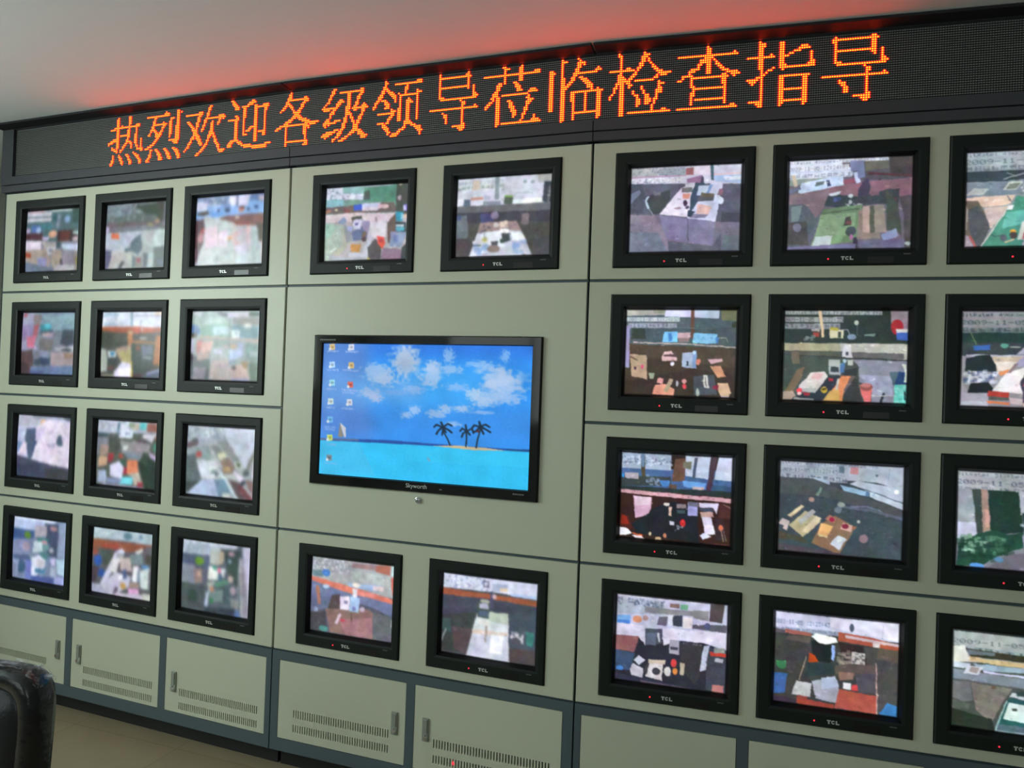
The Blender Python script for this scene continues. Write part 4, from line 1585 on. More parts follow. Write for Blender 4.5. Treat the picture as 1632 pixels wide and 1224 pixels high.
C 9cc0f0 657,567 32,16
C 70a8e8 378,359 73,18
P 32c0f4 -10,743 217,723 597,727 1009,728 1006,1015 -13,1008
P 40bcec -10,743 200,728 290,978 -13,1008
P 36c5f6 436,754 1002,746 1003,840 438,853
S 50c8f4 8,761 998,957 90 6
S 30a8e8 26,785 998,969 70 6
P 2450a0 -2,725 352,710 573,717 1002,720 1002,732 565,732 -1,742
P 5a6a90 -2,725 200,716 200,729 -1,742
P c8b894 565,732 660,720 792,721 898,734 754,744
P 204880 898,719 1001,717 1002,730 898,734
L 183040 7 644,720 632,678 615,637 609,607
L 183040 7 717,723 718,672 717,612
L 183040 7 763,727 768,669 776,620 780,590
L 142c40 10 606,595 578,578 567,595
L 142c40 10 606,592 587,620 579,645
L 142c40 10 609,592 598,559
L 142c40 10 610,592 630,567 648,580
L 142c40 10 610,594 634,611 649,629
L 142c40 8 609,597 605,650
L 142c40 8 610,597 623,630
L 142c40 9 717,612 697,595 688,614
L 142c40 9 717,612 701,631 696,656
L 142c40 9 717,610 712,570
L 142c40 9 719,612 740,593 748,616
L 142c40 9 719,614 733,638
L 142c40 10 778,578 751,568 740,593
L 142c40 10 778,578 759,609 748,622
L 142c40 10 779,575 773,542
L 142c40 10 780,574 801,559 820,576
L 142c40 10 782,578 805,594 824,611
L 142c40 10 780,582 794,625
E 503030 768,609 8,10
P c8ccd8 133,637 103,600 95,709 111,708 110,638 126,707 135,707
P 8c8878 103,600 95,709 122,708
I e0c080 47,32
I d8dcf0 146,32
I b0d4f4 50,167
I d8b878 149,169
I 98d8ec 53,304
I d86858 148,314
I c8e0e0 50,446
I d0d4e4 147,447
I 70b8ec 50,584
I c8d870 52,721
I 7c8c98 53,873
t a8bcec 21,64 81,63
t a8bcec 116,63 184,65
t a8bcec 22,204 83,205
t a8bcec 106,202 193,208
t a8bcec 26,349 79,349
t a8bcec 103,351 185,356
t a8bcec 107,371 172,374
t a8bcec 30,491 71,491
t a8bcec 106,490 171,494
t 90b0e4 21,638 80,640
t 90b0e4 27,656 77,658
t 90b0e4 37,769 88,770
t 7cb4e8 33,913 96,915
L 8c98b8 6 541,820 551,843'''

def pic_lists():
    out, cur = {}, None
    for ln in SCREENS.split('\n'):
        if ln[:1] == '@':
            cur = out.setdefault(ln[1:], [])
        elif ln:
            cur.append(ln)
    return out
PICS = pic_lists()

def blur(a, r):
    if r <= 0:
        return a
    k = np.exp(-0.5 * (np.arange(-int(3 * r) - 1, int(3 * r) + 2) / r) ** 2)
    k /= k.sum()
    h = len(k) // 2
    for ax in (0, 1):
        p = np.pad(a, [(h, h) if i == ax else (0, 0) for i in range(a.ndim)], mode='edge')
        n = a.shape[ax]
        acc = 0
        for i, w in enumerate(k):
            acc = acc + w * np.take(p, range(i, i + n), axis=ax)
        a = acc
    return a

def paint(name, nx, ny, soft, clutter_seed):
    rng = np.random.RandomState(clutter_seed)
    SS = 2
    w, h = nx * SS, ny * SS
    U, V = np.meshgrid((np.arange(w) + 0.5) / w * 1000, (np.arange(h) + 0.5) / h * 1000)
    img = np.zeros((h, w, 3)) + 0.4
    asp = 0.8
    col = lambda c: np.array([int(c[i:i + 2], 16) / 255 for i in (0, 2, 4)])
    xy = lambda s: tuple(float(q) for q in s.split(','))
    def window(x0, y0, x1, y1):
        a, b = max(0, int(x0 / 1000 * w) - 1), min(w, int(x1 / 1000 * w) + 2)
        c, d = max(0, int(y0 / 1000 * h) - 1), min(h, int(y1 / 1000 * h) + 2)
        return (slice(c, d), slice(a, b)) if b > a and d > c else None
    def fillpoly(pts, c, alpha=1.0):
        xs, ys = [p[0] for p in pts], [p[1] for p in pts]
        s = window(min(xs), min(ys), max(xs), max(ys))
        if s is None:
            return
        u, v = U[s], V[s]
        ins = np.zeros(u.shape, bool)
        for (ax, ay), (bx, by) in zip(pts, pts[1:] + pts[:1]):
            if ay == by:
                continue
            cr = ((ay > v) != (by > v)) & (u < (bx - ax) * (v - ay) / (by - ay) + ax)
            ins ^= cr
        img[s][ins] = img[s][ins] * (1 - alpha) + c * alpha
    def line(pts, wd, c):
        for (ax, ay), (bx, by) in zip(pts, pts[1:]):
            s = window(min(ax, bx) - wd, min(ay, by) - wd * 2, max(ax, bx) + wd, max(ay, by) + wd * 2)
            if s is None:
                continue
            u, v = U[s], V[s] * asp
            dx, dy = bx - ax, (by - ay) * asp
            t = np.clip(((u - ax) * dx + (v - ay * asp) * dy) / max(dx * dx + dy * dy, 1e-6), 0, 1)
            d = np.hypot(u - ax - t * dx, v - ay * asp - t * dy)
            img[s][d < wd / 2] = c
    def textband(p0, p1, hh, plate_c, text_c, bits):
        (x0, y0), (x1, y1) = p0, p1
        s = window(min(x0, x1), min(y0, y1) - hh, max(x0, x1), max(y0, y1) + hh)
        if s is None:
            return
        t = (U[s] - x0) / (x1 - x0)
        q = (V[s] - (y0 + (y1 - y0) * t)) / hh + 0.5
        inside = (t >= 0) & (t < 1) & (q >= 0) & (q < 1)
        sub = img[s]
        sub[inside] = sub[inside] * 0.2 + plate_c * 0.8
        nr, nc = bits.shape
        ci = np.clip((t * nc).astype(int), 0, nc - 1)
        ri = np.clip(((q - 0.1) / 0.8 * nr).astype(int), 0, nr - 1)
        on = inside & bits[ri, ci] & (q > 0.1) & (q < 0.9)
        sub[on] = sub[on] * 0.15 + text_c * 0.85
    for ln in PICS[name]:
        t = ln.split(' ')
        op, c = t[0], col(t[1])
        if op == 'B':
            img = blur(img, float(t[2]) / 1000 * w)
        elif op == 'P':
            fillpoly([xy(q) for q in t[2:]], c)
        elif op in 'EC':
            (cx, cy), (rx, ry) = xy(t[2]), xy(t[3])
            k = 1.5 if op == 'C' else 1.0
            s = window(cx - rx * k, cy - ry * k, cx + rx * k, cy + ry * k)
            if s is None:
                continue
            d = np.hypot((U[s] - cx) / rx, (V[s] - cy) / ry)
            if op == 'E':
                img[s][d < 1] = c
            else:
                n = rng.rand(*[max(2, int(x)) for x in (14, 14)])
                yi = np.clip(((V[s] - cy) / ry / 3 + 0.5) * 13, 0, 12.99)
                xi = np.clip(((U[s] - cx) / rx / 3 + 0.5) * 13, 0, 12.99)
                a, b = yi.astype(int), xi.astype(int)
                fy, fx = yi - a, xi - b
                nn = (n[a, b] * (1 - fy) + n[a + 1, b] * fy) * (1 - fx) + (n[a, b + 1] * (1 - fy) + n[a + 1, b + 1] * fy) * fx
                al = np.clip((1.25 - d - (nn - 0.5) * 1.1) * 1.6, 0, 1)[..., None] * 0.85
                img[s] = img[s] * (1 - al) + c * al
        elif op == 'L':
            line([xy(q) for q in t[3:]], max(float(t[2]), 4), c)
        elif op == 'S':
            (x0, y0), (x1, y1) = xy(t[2]), xy(t[3])
            n, sz = int(t[4]), float(t[5])
            for _ in range(n):
                cx, cy = x0 + (x1 - x0) * rng.rand(), y0 + (y1 - y0) * rng.rand()
                a, b = sz * (0.35 + 0.5 * rng.rand()), sz * (0.35 + 0.5 * rng.rand())
                fillpoly([(cx - a, cy - b), (cx + a, cy - b), (cx + a, cy + b), (cx - a, cy + b)], c, 0.5)
        elif op == 'O':
            txt = ' '.join(t[6:])
            bits = np.zeros((7, 6 * len(txt)), bool)
            for i, ch in enumerate(txt):
                g = FONT.get(ch, FONT[' '])
                for r in range(7):
                    row = int(g[2 * r:2 * r + 2], 16)
                    for q in range(5):
                        bits[r, i * 6 + q] = bool(row >> (4 - q) & 1)
            textband(xy(t[3]), xy(t[4]), float(t[5]), c, col(t[2]), bits)
        elif op == 'G':
            n = int(t[6])
            bits = np.zeros((9, 9 * n), bool)
            for i in range(n):
                for r in rng.choice(9, 3, False):
                    bits[r, i * 9 + 1:i * 9 + 8] = True
                for q in rng.choice(range(1, 8), 2, False):
                    bits[1:8, i * 9 + q] = True
            textband(xy(t[3]), xy(t[4]), float(t[5]), c, col(t[2]), bits)
        elif op == 'I':
            cx, cy = xy(t[2])
            fillpoly([(cx - 15, cy - 24), (cx + 13, cy - 26), (cx + 15, cy + 18), (cx - 12, cy + 22)], c)
            fillpoly([(cx - 17, cy + 4), (cx - 5, cy + 4), (cx - 5, cy + 24), (cx - 17, cy + 24)], np.array((0.85, 0.88, 0.92)))
            fillpoly([(cx - 6, cy - 12), (cx + 8, cy - 12), (cx + 8, cy + 6), (cx - 6, cy + 6)], c * 0.75)
        elif op == 't':
            (x0, y0), (x1, y1) = xy(t[2]), xy(t[3])
            n = max(4, int((x1 - x0) / 7))
            bits = rng.rand(7, n * 3) < 0.55
            textband((x0, y0), (x1, y1), 18, img[int(min(max(y0, 0), 999) / 1000 * h), int(min(max(x0, 0), 999) / 1000 * w)].copy(), c, bits)
    for _ in range(0 if name == 'TV' else 260):
        cx, cy = 1000 * rng.rand(), 1000 * (1 - 0.85 * rng.rand())
        a, b, th = 3 + 16 * rng.rand() ** 2, 3 + 9 * rng.rand() ** 2, rng.randn() * 0.35
        ca, sa = math.cos(th), math.sin(th)
        c = np.clip(img[min(h - 1, int(cy / 1000 * h)), min(w - 1, int(cx / 1000 * w))] * (0.62 + 0.85 * rng.rand()) + 0.03 * rng.randn(3), 0, 1)
        fillpoly([(cx + ca * x - sa * y, cy + sa * x + ca * y) for x, y in ((-a, -b), (a, -b), (a, b), (-a, b))], c, 0.5)
    # camera picture: wavering edges, compression mottle, dark rim of the tube
    amp = 0.0 if name == 'TV' else 9.0
    def smooth(n, seed_w):
        g = blur(rng.randn(n, int(n * 1.25), seed_w), 1.0)
        yi = np.linspace(0, g.shape[0] - 1.001, h)
        xi = np.linspace(0, g.shape[1] - 1.001, w)
        a, b = yi.astype(int), xi.astype(int)
        fy, fx = (yi - a)[:, None, None], (xi - b)[None, :, None]
        g = (g[a] * (1 - fy) + g[a + 1] * fy)
        g = g[:, b] * (1 - fx) + g[:, b + 1] * fx
        return g / g.std()
    if amp:
        d = smooth(26, 2) * amp * 0.16 + smooth(60, 2) * amp * 0.16
        yy = np.clip((np.arange(h)[:, None] + d[..., 0] / 1000 * h), 0, h - 1).astype(int)
        xx = np.clip((np.arange(w)[None, :] + d[..., 1] / 1000 * w), 0, w - 1).astype(int)
        top = np.clip((V - 190) / 60, 0, 1)[..., None]
        img = img * (1 - top) + img[yy, xx] * top
        img = img * (1 + 0.03 * smooth(12, 1) + 0.035 * smooth(50, 1)) + 0.008 * smooth(30, 3)
    else:
        img = img * (1 + 0.02 * smooth(30, 1))
    img = blur(np.clip(img, 0, 1), soft * w)
    if amp:
        e = np.minimum(np.minimum(U, 1000 - U), np.minimum(V, 1000 - V) * 0.8)
        img = img * np.clip(e / 16 - 0.35, 0.03, 1)[..., None]
    img = img.reshape(ny, SS, nx, SS, 3).mean((1, 3))
    grain = rng.randn(ny, nx, 1) * 0.012 + rng.randn(ny, nx, 3) * 0.008
    img = np.clip(img + blur(grain, 0.6), 0.0, 1)
    return np.where(img <= 0.04045, img / 12.92, ((img + 0.055) / 1.055) ** 2.4)

def screen_mesh(name, pic, x0, x1, z0, z1, y, bulge, nx, ny, soft, seed, m):
    """glass face with its picture as a colour per point"""
    img = paint(pic, nx, ny, soft, seed)
    gx, gz = np.meshgrid(np.linspace(x0, x1, nx), np.linspace(z1, z0, ny))
    r = ((gx - (x0 + x1) / 2) / (x1 - x0) * 2) ** 2 + ((gz - (z0 + z1) / 2) / (z1 - z0) * 2) ** 2
    gy = y - bulge * (1 - r / 2)
    co = np.stack([gx, gy, gz], -1).reshape(-1, 3)
    idx = np.arange(nx * ny).reshape(ny, nx)
    f = np.stack([idx[:-1, :-1], idx[1:, :-1], idx[1:, 1:], idx[:-1, 1:]], -1).reshape(-1, 4)
    me = bpy.data.meshes.new(name)
    me.from_pydata(co.tolist(), [], f.tolist())
    at = me.attributes.new('picture', 'FLOAT_COLOR', 'POINT')
    at.data.foreach_set('color', np.concatenate([img.reshape(-1, 3), np.ones((nx * ny, 1))], 1).astype(np.float32).ravel())
    me.polygons.foreach_set('use_smooth', [True] * len(me.polygons))
    me.materials.append(m)
    return me

# ---------------------------------------------------------------- the room
ZC = 0.791
room = dict(x0=-0.80, x1=6.1, y0=-4.7, y1=0.66, z1=(ZC - ZF) * S)
H = room['z1']
b = MB(); b.box(room['x0'] - 0.2, room['x1'] + 0.2, room['y0'] - 0.2, room['y1'] + 0.2, -0.15, 0.0); struct('floor', b, M['floor'])
b = MB(); b.box(room['x0'] - 0.2, room['x1'] + 0.2, room['y0'] - 0.2, room['y1'] + 0.2, H, H + 0.15); struct('ceiling', b, M['ceiling'])
b = MB(); b.box(room['x0'], room['x1'], room['y1'], room['y1'] + 0.2, 0, H); struct('wall_back', b, M['wall'])
b = MB(); b.box(room['x1'], room['x1'] + 0.2, room['y0'], room['y1'], 0, H); struct('wall_right', b, M['wall_darkened'])
LW = (-3.9, -1.4, 1.6, 2.8)      # left window: y0 y1 z0 z1
def wall_x(x, y0, y1, hole, name):
    mb = plate(y0, y1, 0, H, [hole], 0.0, 0.2)
    mb.v = [(x - p[1], p[0], p[2]) for p in mb.v]
    return struct(name, mb, M['wall'])
wall_x(room['x0'], room['y0'], room['y1'], LW, 'wall_left')
RW = [(0.3, 2.3, 1.3, 2.7), (3.4, 5.4, 1.3, 2.7)]  # openings for the added fill windows
mb = plate(room['x0'], room['x1'], 0, H, RW, 0.0, 0.2)
mb.v = [(p[0], room['y0'] - p[1], p[2]) for p in mb.v]
struct('wall_front', mb, M['wall_darkened'])
def window(n, hole, along, m):
    a0, a1, z0, z1 = hole
    fr = plate(a0, a1, z0, z1, [(a0 + 0.05, (a0 + a1) / 2 - 0.025, z0 + 0.05, z1 - 0.05), ((a0 + a1) / 2 + 0.025, a1 - 0.05, z0 + 0.05, z1 - 0.05)], 0.06, 0.12)
    pn = MB(); pn.box(a0 + 0.02, a1 - 0.02, 0.085, 0.095, z0 + 0.02, z1 - 0.02)
    f = (lambda p: (room['x0'] - p[1], p[0], p[2])) if along == 'y' else (lambda p: (p[0], room['y0'] - p[1], p[2]))
    for q in (fr, pn):
        q.v = [f(p) for p in q.v]
    o = struct('window_%d' % n, fr, M['winframe'])
    g = obj('window_pane', pn.mesh('window_pane', m), o)
window(1, LW, 'y', M['day_left'])
window(2, RW[0], 'x', M['fill_rear'])  # added rear windows, glowing as fill light
window(3, RW[1], 'x', M['fill_rear'])
b = MB()
b.box(room['x0'], -0.16, room['y1'] - 0.012, room['y1'], 0, 0.08)
struct('baseboard_back', b, M['plinth'])

# ---------------------------------------------------------------- cabinet bays
HL, HR = 3.5109594, 6.2477633
BAY = {'L': (HL, -0.0307176), 'M': (0.0, 0.0), 'R': (HR, 0.0668072)}
def bay_matrix(k):
    h, a = BAY[k]
    return Matrix.Translation(W3(h, 0, ZF)) @ Matrix.Rotation(a, 4, 'Z')
def bx(k, x):
    """distance along the bay's front, in metres, of wall coordinate x"""
    h, a = BAY[k]
    return (x - h) * S / math.cos(a)
def zz(z):
    return (z - ZF) * S

TVX = {'La': 0.0, 'Lb': 1.14956, 'Lc': 2.306037, 'Ma': 3.753193, 'Mb': 5.00556, 'Ra': 6.430672, 'Rb': 7.555698, 'Rc': 8.682108}
TVZ = [0.0, -1.074043, -2.151054, -3.220804]
TVH = 0.868228
CLR = 0.004
bays = {
    'L': dict(x0=-0.225, x1=HL - 0.006, tv=['La', 'Lb', 'Lc'], doors=[(-0.155, 0.972, 'r'), (1.066, 2.212, 'l'), (2.30, 3.448, 'l')],
              label='left cabinet bay holding twelve small televisions above three vented cream doors'),
    'M': dict(x0=HL + 0.006, x1=HR - 0.006, tv=['Ma', 'Mb'], doors=[(3.595, 4.832, 'r'), (4.916, 6.158, 'l')],
              label='middle cabinet bay with the flat screen and four televisions above two vented doors'),
    'R': dict(x0=HR + 0.006, x1=9.99, tv=['Ra', 'Rb', 'Rc'], doors=[(6.306, 7.424, 'r'), (7.512, 8.63, 'l'), (8.72, 9.84, 'l')],
              label='right cabinet bay holding the televisions nearest the viewer above plain cream doors'),
}
ROWS = [(0.085, -0.954), (-0.976, -2.036), (-2.060, -3.104), (-3.128, -4.166)]
TV_REC = (3.839, 5.903, -1.401, -2.686)        # the flat screen television
D = 0.56
for k, B in bays.items():
    cx = (bx(k, B['x0']) + bx(k, B['x1'])) / 2
    base = bay_matrix(k) @ Matrix.Translation((cx, 0.0, 0.0))
    cab = thing('monitor_cabinet', base, B['label'], 'cabinet', 'cabinet bays of the monitor wall')
    X = lambda x: bx(k, x) - cx
    xa, xb = X(B['x0']), X(B['x1'])
    ina, inb = (0.0 if k == 'L' else 0.035), (0.0 if k == 'R' else 0.035)
    # carcass: side, back, top and shelf sheets of one steel box
    c = MB()
    zt, zb0 = zz(0.096), zz(-5.05)
    c.box(xa, xa + 0.006, 0.012, D, zb0, zt) if k == 'L' else c.box(xa + ina, xa + ina + 0.006, 0.10, D, zb0, zt)
    c.box(xb - 0.006, xb, 0.012, D, zb0, zt) if k == 'R' else c.box(xb - inb - 0.006, xb - inb, 0.10, D, zb0, zt)
    c.box(xa + ina + 0.007, xb - inb - 0.007, D - 0.006, D, zb0, zt)
    c.box(xa + ina + 0.007, xb - inb - 0.007, 0.03, D - 0.007, zt - 0.008, zt)
    c.box(xa + ina + 0.007, xb - inb - 0.007, 0.03, D - 0.007, zb0, zb0 + 0.008)
    for i in range(4):
        zs = zz(TVZ[i] - TVH) - 0.004
        if k == 'M' and i in (1, 2):
            continue
        c.box(xa + ina + 0.007, xb - inb - 0.007, 0.046, D - 0.007, zs - 0.006, zs)
    obj('carcass', c.mesh('carcass', M['dark']), cab)
    # front frame of slate steel: seen as the gaps, the side strip and the rails round the doors
    holes = []
    for t in B['tv']:
        for i in range(4):
            if k == 'M' and i in (1, 2):
                continue
            x = X(TVX[t])
            holes.append((x - 0.006, X(TVX[t] + 1) + 0.006, zz(TVZ[i] - TVH) - 0.006, zz(TVZ[i]) + 0.006))
    if k == 'M':
        holes.append((X(TV_REC[0]) - 0.006, X(TV_REC[1]) + 0.006, zz(TV_REC[3]) - 0.006, zz(TV_REC[2]) + 0.006))
    for (a, d, s) in B['doors']:
        holes.append((X(a) - 0.004, X(d) + 0.004, zz(-4.937) - 0.004, zz(-4.263) + 0.004))
    fr = plate(xa, xb, zb0, zt, holes, 0.012, 0.030)
    obj('front_frame', fr.mesh('front_frame', M['frame']), cab)
    rl = plate(xa, xb, zb0, zz(-4.182), [(X(a) - 0.002, X(d) + 0.002, zz(-4.937) - 0.002, zz(-4.263) + 0.002) for (a, d, s) in B['doors']], 0.0, 0.0115)
    obj('lower_frame', rl.mesh('lower_frame', M['frame']), cab)
    pa = max(B['x0'], HL + 0.012) if k == 'M' else (B['x0'] + 0.055 if k == 'L' else HR + 0.010)
    pb = {'L': HL - 0.010, 'M': HR - 0.010, 'R': 9.97}[k]
    rows = [(0, [0]), (1, [1]), (2, [2]), (3, [3])] if k != 'M' else [(0, [0]), (9, []), (3, [3])]
    for r, tr in rows:
        z1, z0 = ROWS[r] if r < 9 else (ROWS[1][0], ROWS[2][1])
        hs = [(X(TVX[t]) - 0.0015, X(TVX[t] + 1) + 0.0015, zz(TVZ[i] - TVH) - 0.0015, zz(TVZ[i]) + 0.0015) for t in B['tv'] for i in tr]
        if r == 9:
            hs = [(X(TV_REC[0]) - 0.0015, X(TV_REC[1]) + 0.0015, zz(TV_REC[3]) - 0.0015, zz(TV_REC[2]) + 0.0015)]
        pm = plate(X(pa), X(pb), zz(z0), zz(z1), hs, 0.0, 0.0115)
        p = obj('front_panel', pm.mesh('front_panel', M['panel']), cab)
        bevel(p, 0.0012, 1)
        if r == 9:
            lk = MB()
            lk.tube((X(4.882), 0.0, zz(-2.752)), (X(4.882), -0.008, zz(-2.752)), 0.013, 0.012, 24)
            lk.tube((X(4.882), -0.008, zz(-2.752)), (X(4.882), -0.013, zz(-2.752)), 0.006, 0.006, 16)
            bevel(obj('panel_lock', lk.mesh('panel_lock', M['chrome']), p), 0.001)
    # doors
    for di, (a, d, s) in enumerate(B['doors']):
        x0, x1 = X(a), X(d)
        if s == 'r':
            va, vb = a + 0.155, d - 0.16
        else:
            va, vb = a + 0.175, d - 0.10
        if k == 'L':
            va, vb = (a + 0.11, d - 0.27) if s == 'r' else (a + 0.17, d - 0.09)
        slots = []
        n = 40
        for (za, zb_) in ((-4.672, -4.742), (-4.800, -4.866)):
            for q in range(n):
                f = X(va) + (X(vb) - X(va)) * q / (n - 1)
                slots.append((f, f + 0.0052, zz(zb_), zz(za)))
        if k == 'L':
            slots = [(p0, p1, q0 - 0.018, q1 - 0.018) for p0, p1, q0, q1 in slots]
        dm = plate(x0, x1, zz(-4.937), zz(-4.263), slots, 0.001, 0.010)
        door = obj('door', dm.mesh('door', M['panel']), cab)
        hx = X(d - 0.095 if s == 'r' else a + 0.105)
        hz = zz(-4.61 if k != 'L' else (-4.66 if di == 2 else -4.605))
        hm = MB()
        hm.box(hx - 0.014, hx + 0.014, -0.005, 0.001, hz - 0.043, hz + 0.047)
        hm.box(hx - 0.009, hx + 0.009, -0.009, -0.005, hz - 0.01, hz + 0.042)
        ho = bevel(obj('latch', hm.mesh('latch', M['handle']), door), 0.0015)
        km = MB()
        km.tube((hx, -0.005, hz - 0.026), (hx, -0.012, hz - 0.026), 0.010, 0.008, 20)
        obj('lock_button', km.mesh('lock_button', M['chrome']), ho)
        if k == 'M' and di == 1:
            im = MB()
            im.tube((X(5.273), 0.004, zz(-4.833)), (X(5.273), 0.012, zz(-4.833)), 0.005, 0.005, 12)
            im.v = [(p[0], p[1] - 0.004, p[2]) for p in im.v]
            obj('indicator_light', im.mesh('indicator_light', M['red']), door)
    pl = MB()
    pl.box(xa + min(ina, 0.006), xb - min(inb, 0.006), 0.075, 0.24, 0.0, zb0 - 0.0005)
    pl.box(xa + ina + 0.002, xb - inb - 0.002, 0.2405, D - 0.01, 0.0, zb0 - 0.0005)
    obj('plinth', pl.mesh('plinth', M['plinth']), cab)

# ---------------------------------------------------------------- tube televisions
TW, TH = S, TVH * S
def rect(x0, x1, z0, z1, y):
    return [(x0, y, z0), (x1, y, z0), (x1, y, z1), (x0, y, z1)]
SX0, SX1, SZ0, SZ1 = 0.107 * S, 0.917 * S, TH - 0.752 * S, TH - 0.103 * S
bz = MB()
bz.loops([rect(0, TW, 0, TH, 0.045), rect(0, TW, 0, TH, -0.004), rect(0.004, TW - 0.004, 0.004, TH - 0.004, -0.008),
          rect(SX0 - 0.016, SX1 + 0.016, SZ0 - 0.016, SZ1 + 0.016, -0.008), rect(SX0 - 0.007, SX1 + 0.007, SZ0 - 0.007, SZ1 + 0.007, -0.0058)])
rm = MB()
rm.loops([rect(SX0 - 0.007, SX1 + 0.007, SZ0 - 0.007, SZ1 + 0.007, -0.0058), rect(SX0 - 0.003, SX1 + 0.003, SZ0 - 0.003, SZ1 + 0.003, 0.006),
          rect(SX0, SX1, SZ0, SZ1, 0.012), rect(SX0, SX1, SZ0, SZ1, 0.03)])
RIM = rm.mesh('screen_rim', M['tuberim'])
BEZEL = bz.mesh('bezel', M['bezel'])
hg = MB()
hg.loops([rect(0.004, TW - 0.004, 0.001, TH - 0.004, 0.045), rect(0.004, TW - 0.004, 0.001, TH - 0.004, 0.12),
          rect(0.09, TW - 0.09, 0.03, TH - 0.10, 0.36), rect(0.12, TW - 0.12, 0.05, TH - 0.14, 0.42)], True, True)
HOUSING = hg.mesh('tube_housing', M['blackplastic'])
lg = MB()
lx, lz, lh, u = 0.462 * S, TH - 0.8345 * S, 0.026 * S, 0.0805 * S / 3
t = 0.0036
lg.prism([(lx, lz + lh - t), (lx + u * 0.92, lz + lh - t), (lx + u * 0.92, lz + lh), (lx, lz + lh)], -0.0092, -0.0078)
lg.prism([(lx + u * 0.28, lz), (lx + u * 0.64, lz), (lx + u * 0.64, lz + lh - t), (lx + u * 0.28, lz + lh - t)], -0.0092, -0.0078)
cx, cz = lx + u * 1.5, lz + lh / 2
ro, ri = (u * 0.48, lh / 2), (u * 0.22, lh / 2 - t)
ang = [math.radians(38 + i * (284 / 14)) for i in range(15)]
lg.prism([(cx + ro[0] * math.cos(a), cz + ro[1] * math.sin(a)) for a in ang] + [(cx + ri[0] * math.cos(a), cz + ri[1] * math.sin(a)) for a in reversed(ang)], -0.0092, -0.0078)
l0 = lx + u * 2.1
lg.prism([(l0, lz), (l0 + u * 0.88, lz), (l0 + u * 0.88, lz + t), (l0 + u * 0.34, lz + t), (l0 + u * 0.34, lz + lh), (l0, lz + lh)], -0.0092, -0.0078)
LOGO = lg.mesh('lettering', M['logo'])
il = MB(); il.tube((0.38 * S, -0.008, TH - 0.826 * S), (0.38 * S, -0.0098, TH - 0.826 * S), 0.0027, 0.0020, 12)
LIGHT = il.mesh('indicator_light', M['red'])
fp = MB(); fp.box(0.635 * S, 0.797 * S, -0.0088, -0.0075, TH - 0.856 * S, TH - 0.813 * S)
FLAP = fp.mesh('control_flap', M['flap'])
bd = MB()
for i in range(5):
    bd.box((0.858 + 0.009 * i) * S, (0.864 + 0.009 * i) * S, -0.0086, -0.0078, TH - 0.801 * S, TH - 0.793 * S)
BADGE = bd.mesh('model_mark', M['faint'])

LABELS = {
 'R1a': 'television showing a white corner desk with a chair at left, top row',
 'R1b': 'television showing a green desk with a beige printer, top row of the right bay',
 'R1c': 'television cut by the right photo edge showing a teal desk with tape and red pads',
 'R2a': 'television showing a brown desk with scattered papers under blue window blinds',
 'R2b': 'television showing a desk beside an orange waste bin and a turquoise box',
 'R2c': 'television at the right edge showing a black chair draped with patterned cloth and white desks',
 'R3a': 'television showing a dark red office with white forms on a desk below a window',
 'R3b': 'television showing a dim desk with pale folders and a white sheet seen from above',
 'R3c': 'television at the right edge showing a leafy plant in front of a dark green curtain',
 'R4a': 'television showing a pale counter, grey chair back and a cluttered dark desk, bottom row',
 'R4b': 'television showing a red brown desk under a glaring white lamp shape, bottom row',
 'R4c': 'television at the bottom right corner showing a service hatch and a counter machine',
 'M1a': 'television showing an orange bin beside a blue water cooler, above the flat screen at left',
 'M1b': 'television showing a long pale table below bright windows, above the flat screen at right',
 'M4a': 'television showing a brown desk and orange rail, below the flat screen at left',
 'M4b': 'television showing a long white tabletop in a dark room, below the flat screen at right',
 'L1a': 'television at the top left corner showing a blurred bright counter with orange spot',
 'L1b': 'television showing a pale desk with a small orange tag, top row second from left',
 'L1c': 'television showing a big pale tabletop under blue windows, top row third from left',
 'L2a': 'television showing a pink and blue room with dark chair, second row at far left',
 'L2b': 'television showing orange wooden partitions below two white windows, second row',
 'L2c': 'television showing a green grey room with white printers, second row beside the flat screen',
 'L3a': 'television showing an empty lilac white surface with one dark bottle, third row far left',
 'L3b': 'television showing a colourful cluttered desk with orange and turquoise sheets, third row',
 'L3c': 'television showing slanted white counters with a dark diagonal post, third row',
 'L4a': 'television showing a bluish aisle with a green plant spot, bottom row far left',
 'L4b': 'television showing a white desk with books and two blue chairs, bottom row left bay',
 'L4c': 'television showing a grey aisle with a bright green spot, bottom row beside the bay seam',
}
RES = {'L': (88, 70, 0.015), 'M': (128, 102, 0.0072), 'R': (168, 134, 0.0036)}
ORDER = ['R1b'] + [n for n in LABELS if n != 'R1b']
proto = None
for si, nm in enumerate(ORDER):
    k, i, cidx = nm[0], int(nm[1]) - 1, nm[0] + nm[2]
    mwd = bay_matrix(k) @ Matrix.Translation((bx(k, TVX[cidx]), 0.0, zz(TVZ[i] - TVH)))
    nx, ny, soft = RES[k]
    sm = screen_mesh('screen', nm, SX0 - 0.001, SX1 + 0.001, SZ0 - 0.001, SZ1 + 0.001, 0.019, 0.007, nx, ny, soft, 11 + si, M['screen'])
    if proto is None:
        proto = thing('television', mwd, LABELS[nm], 'television', 'televisions of the monitor wall')
        parts = [obj('bezel', BEZEL, proto), obj('screen_rim', RIM, proto), obj('screen', sm, proto), obj('tube_housing', HOUSING, proto), obj('lettering', LOGO, proto),
                 obj('control_flap', FLAP, proto), obj('model_mark', BADGE, proto), obj('indicator_light', LIGHT, proto)]
        continue
    tv = proto.copy()
    COL.objects.link(tv)
    tv.matrix_world = mwd
    tv['label'] = LABELS[nm]
    for p in parts:
        if p.name.startswith('indicator') and k == 'L':
            continue
        c = p.copy()
        if p.name.split('.')[0] == 'screen':
            c.data = sm
        COL.objects.link(c)
        c.parent = tv

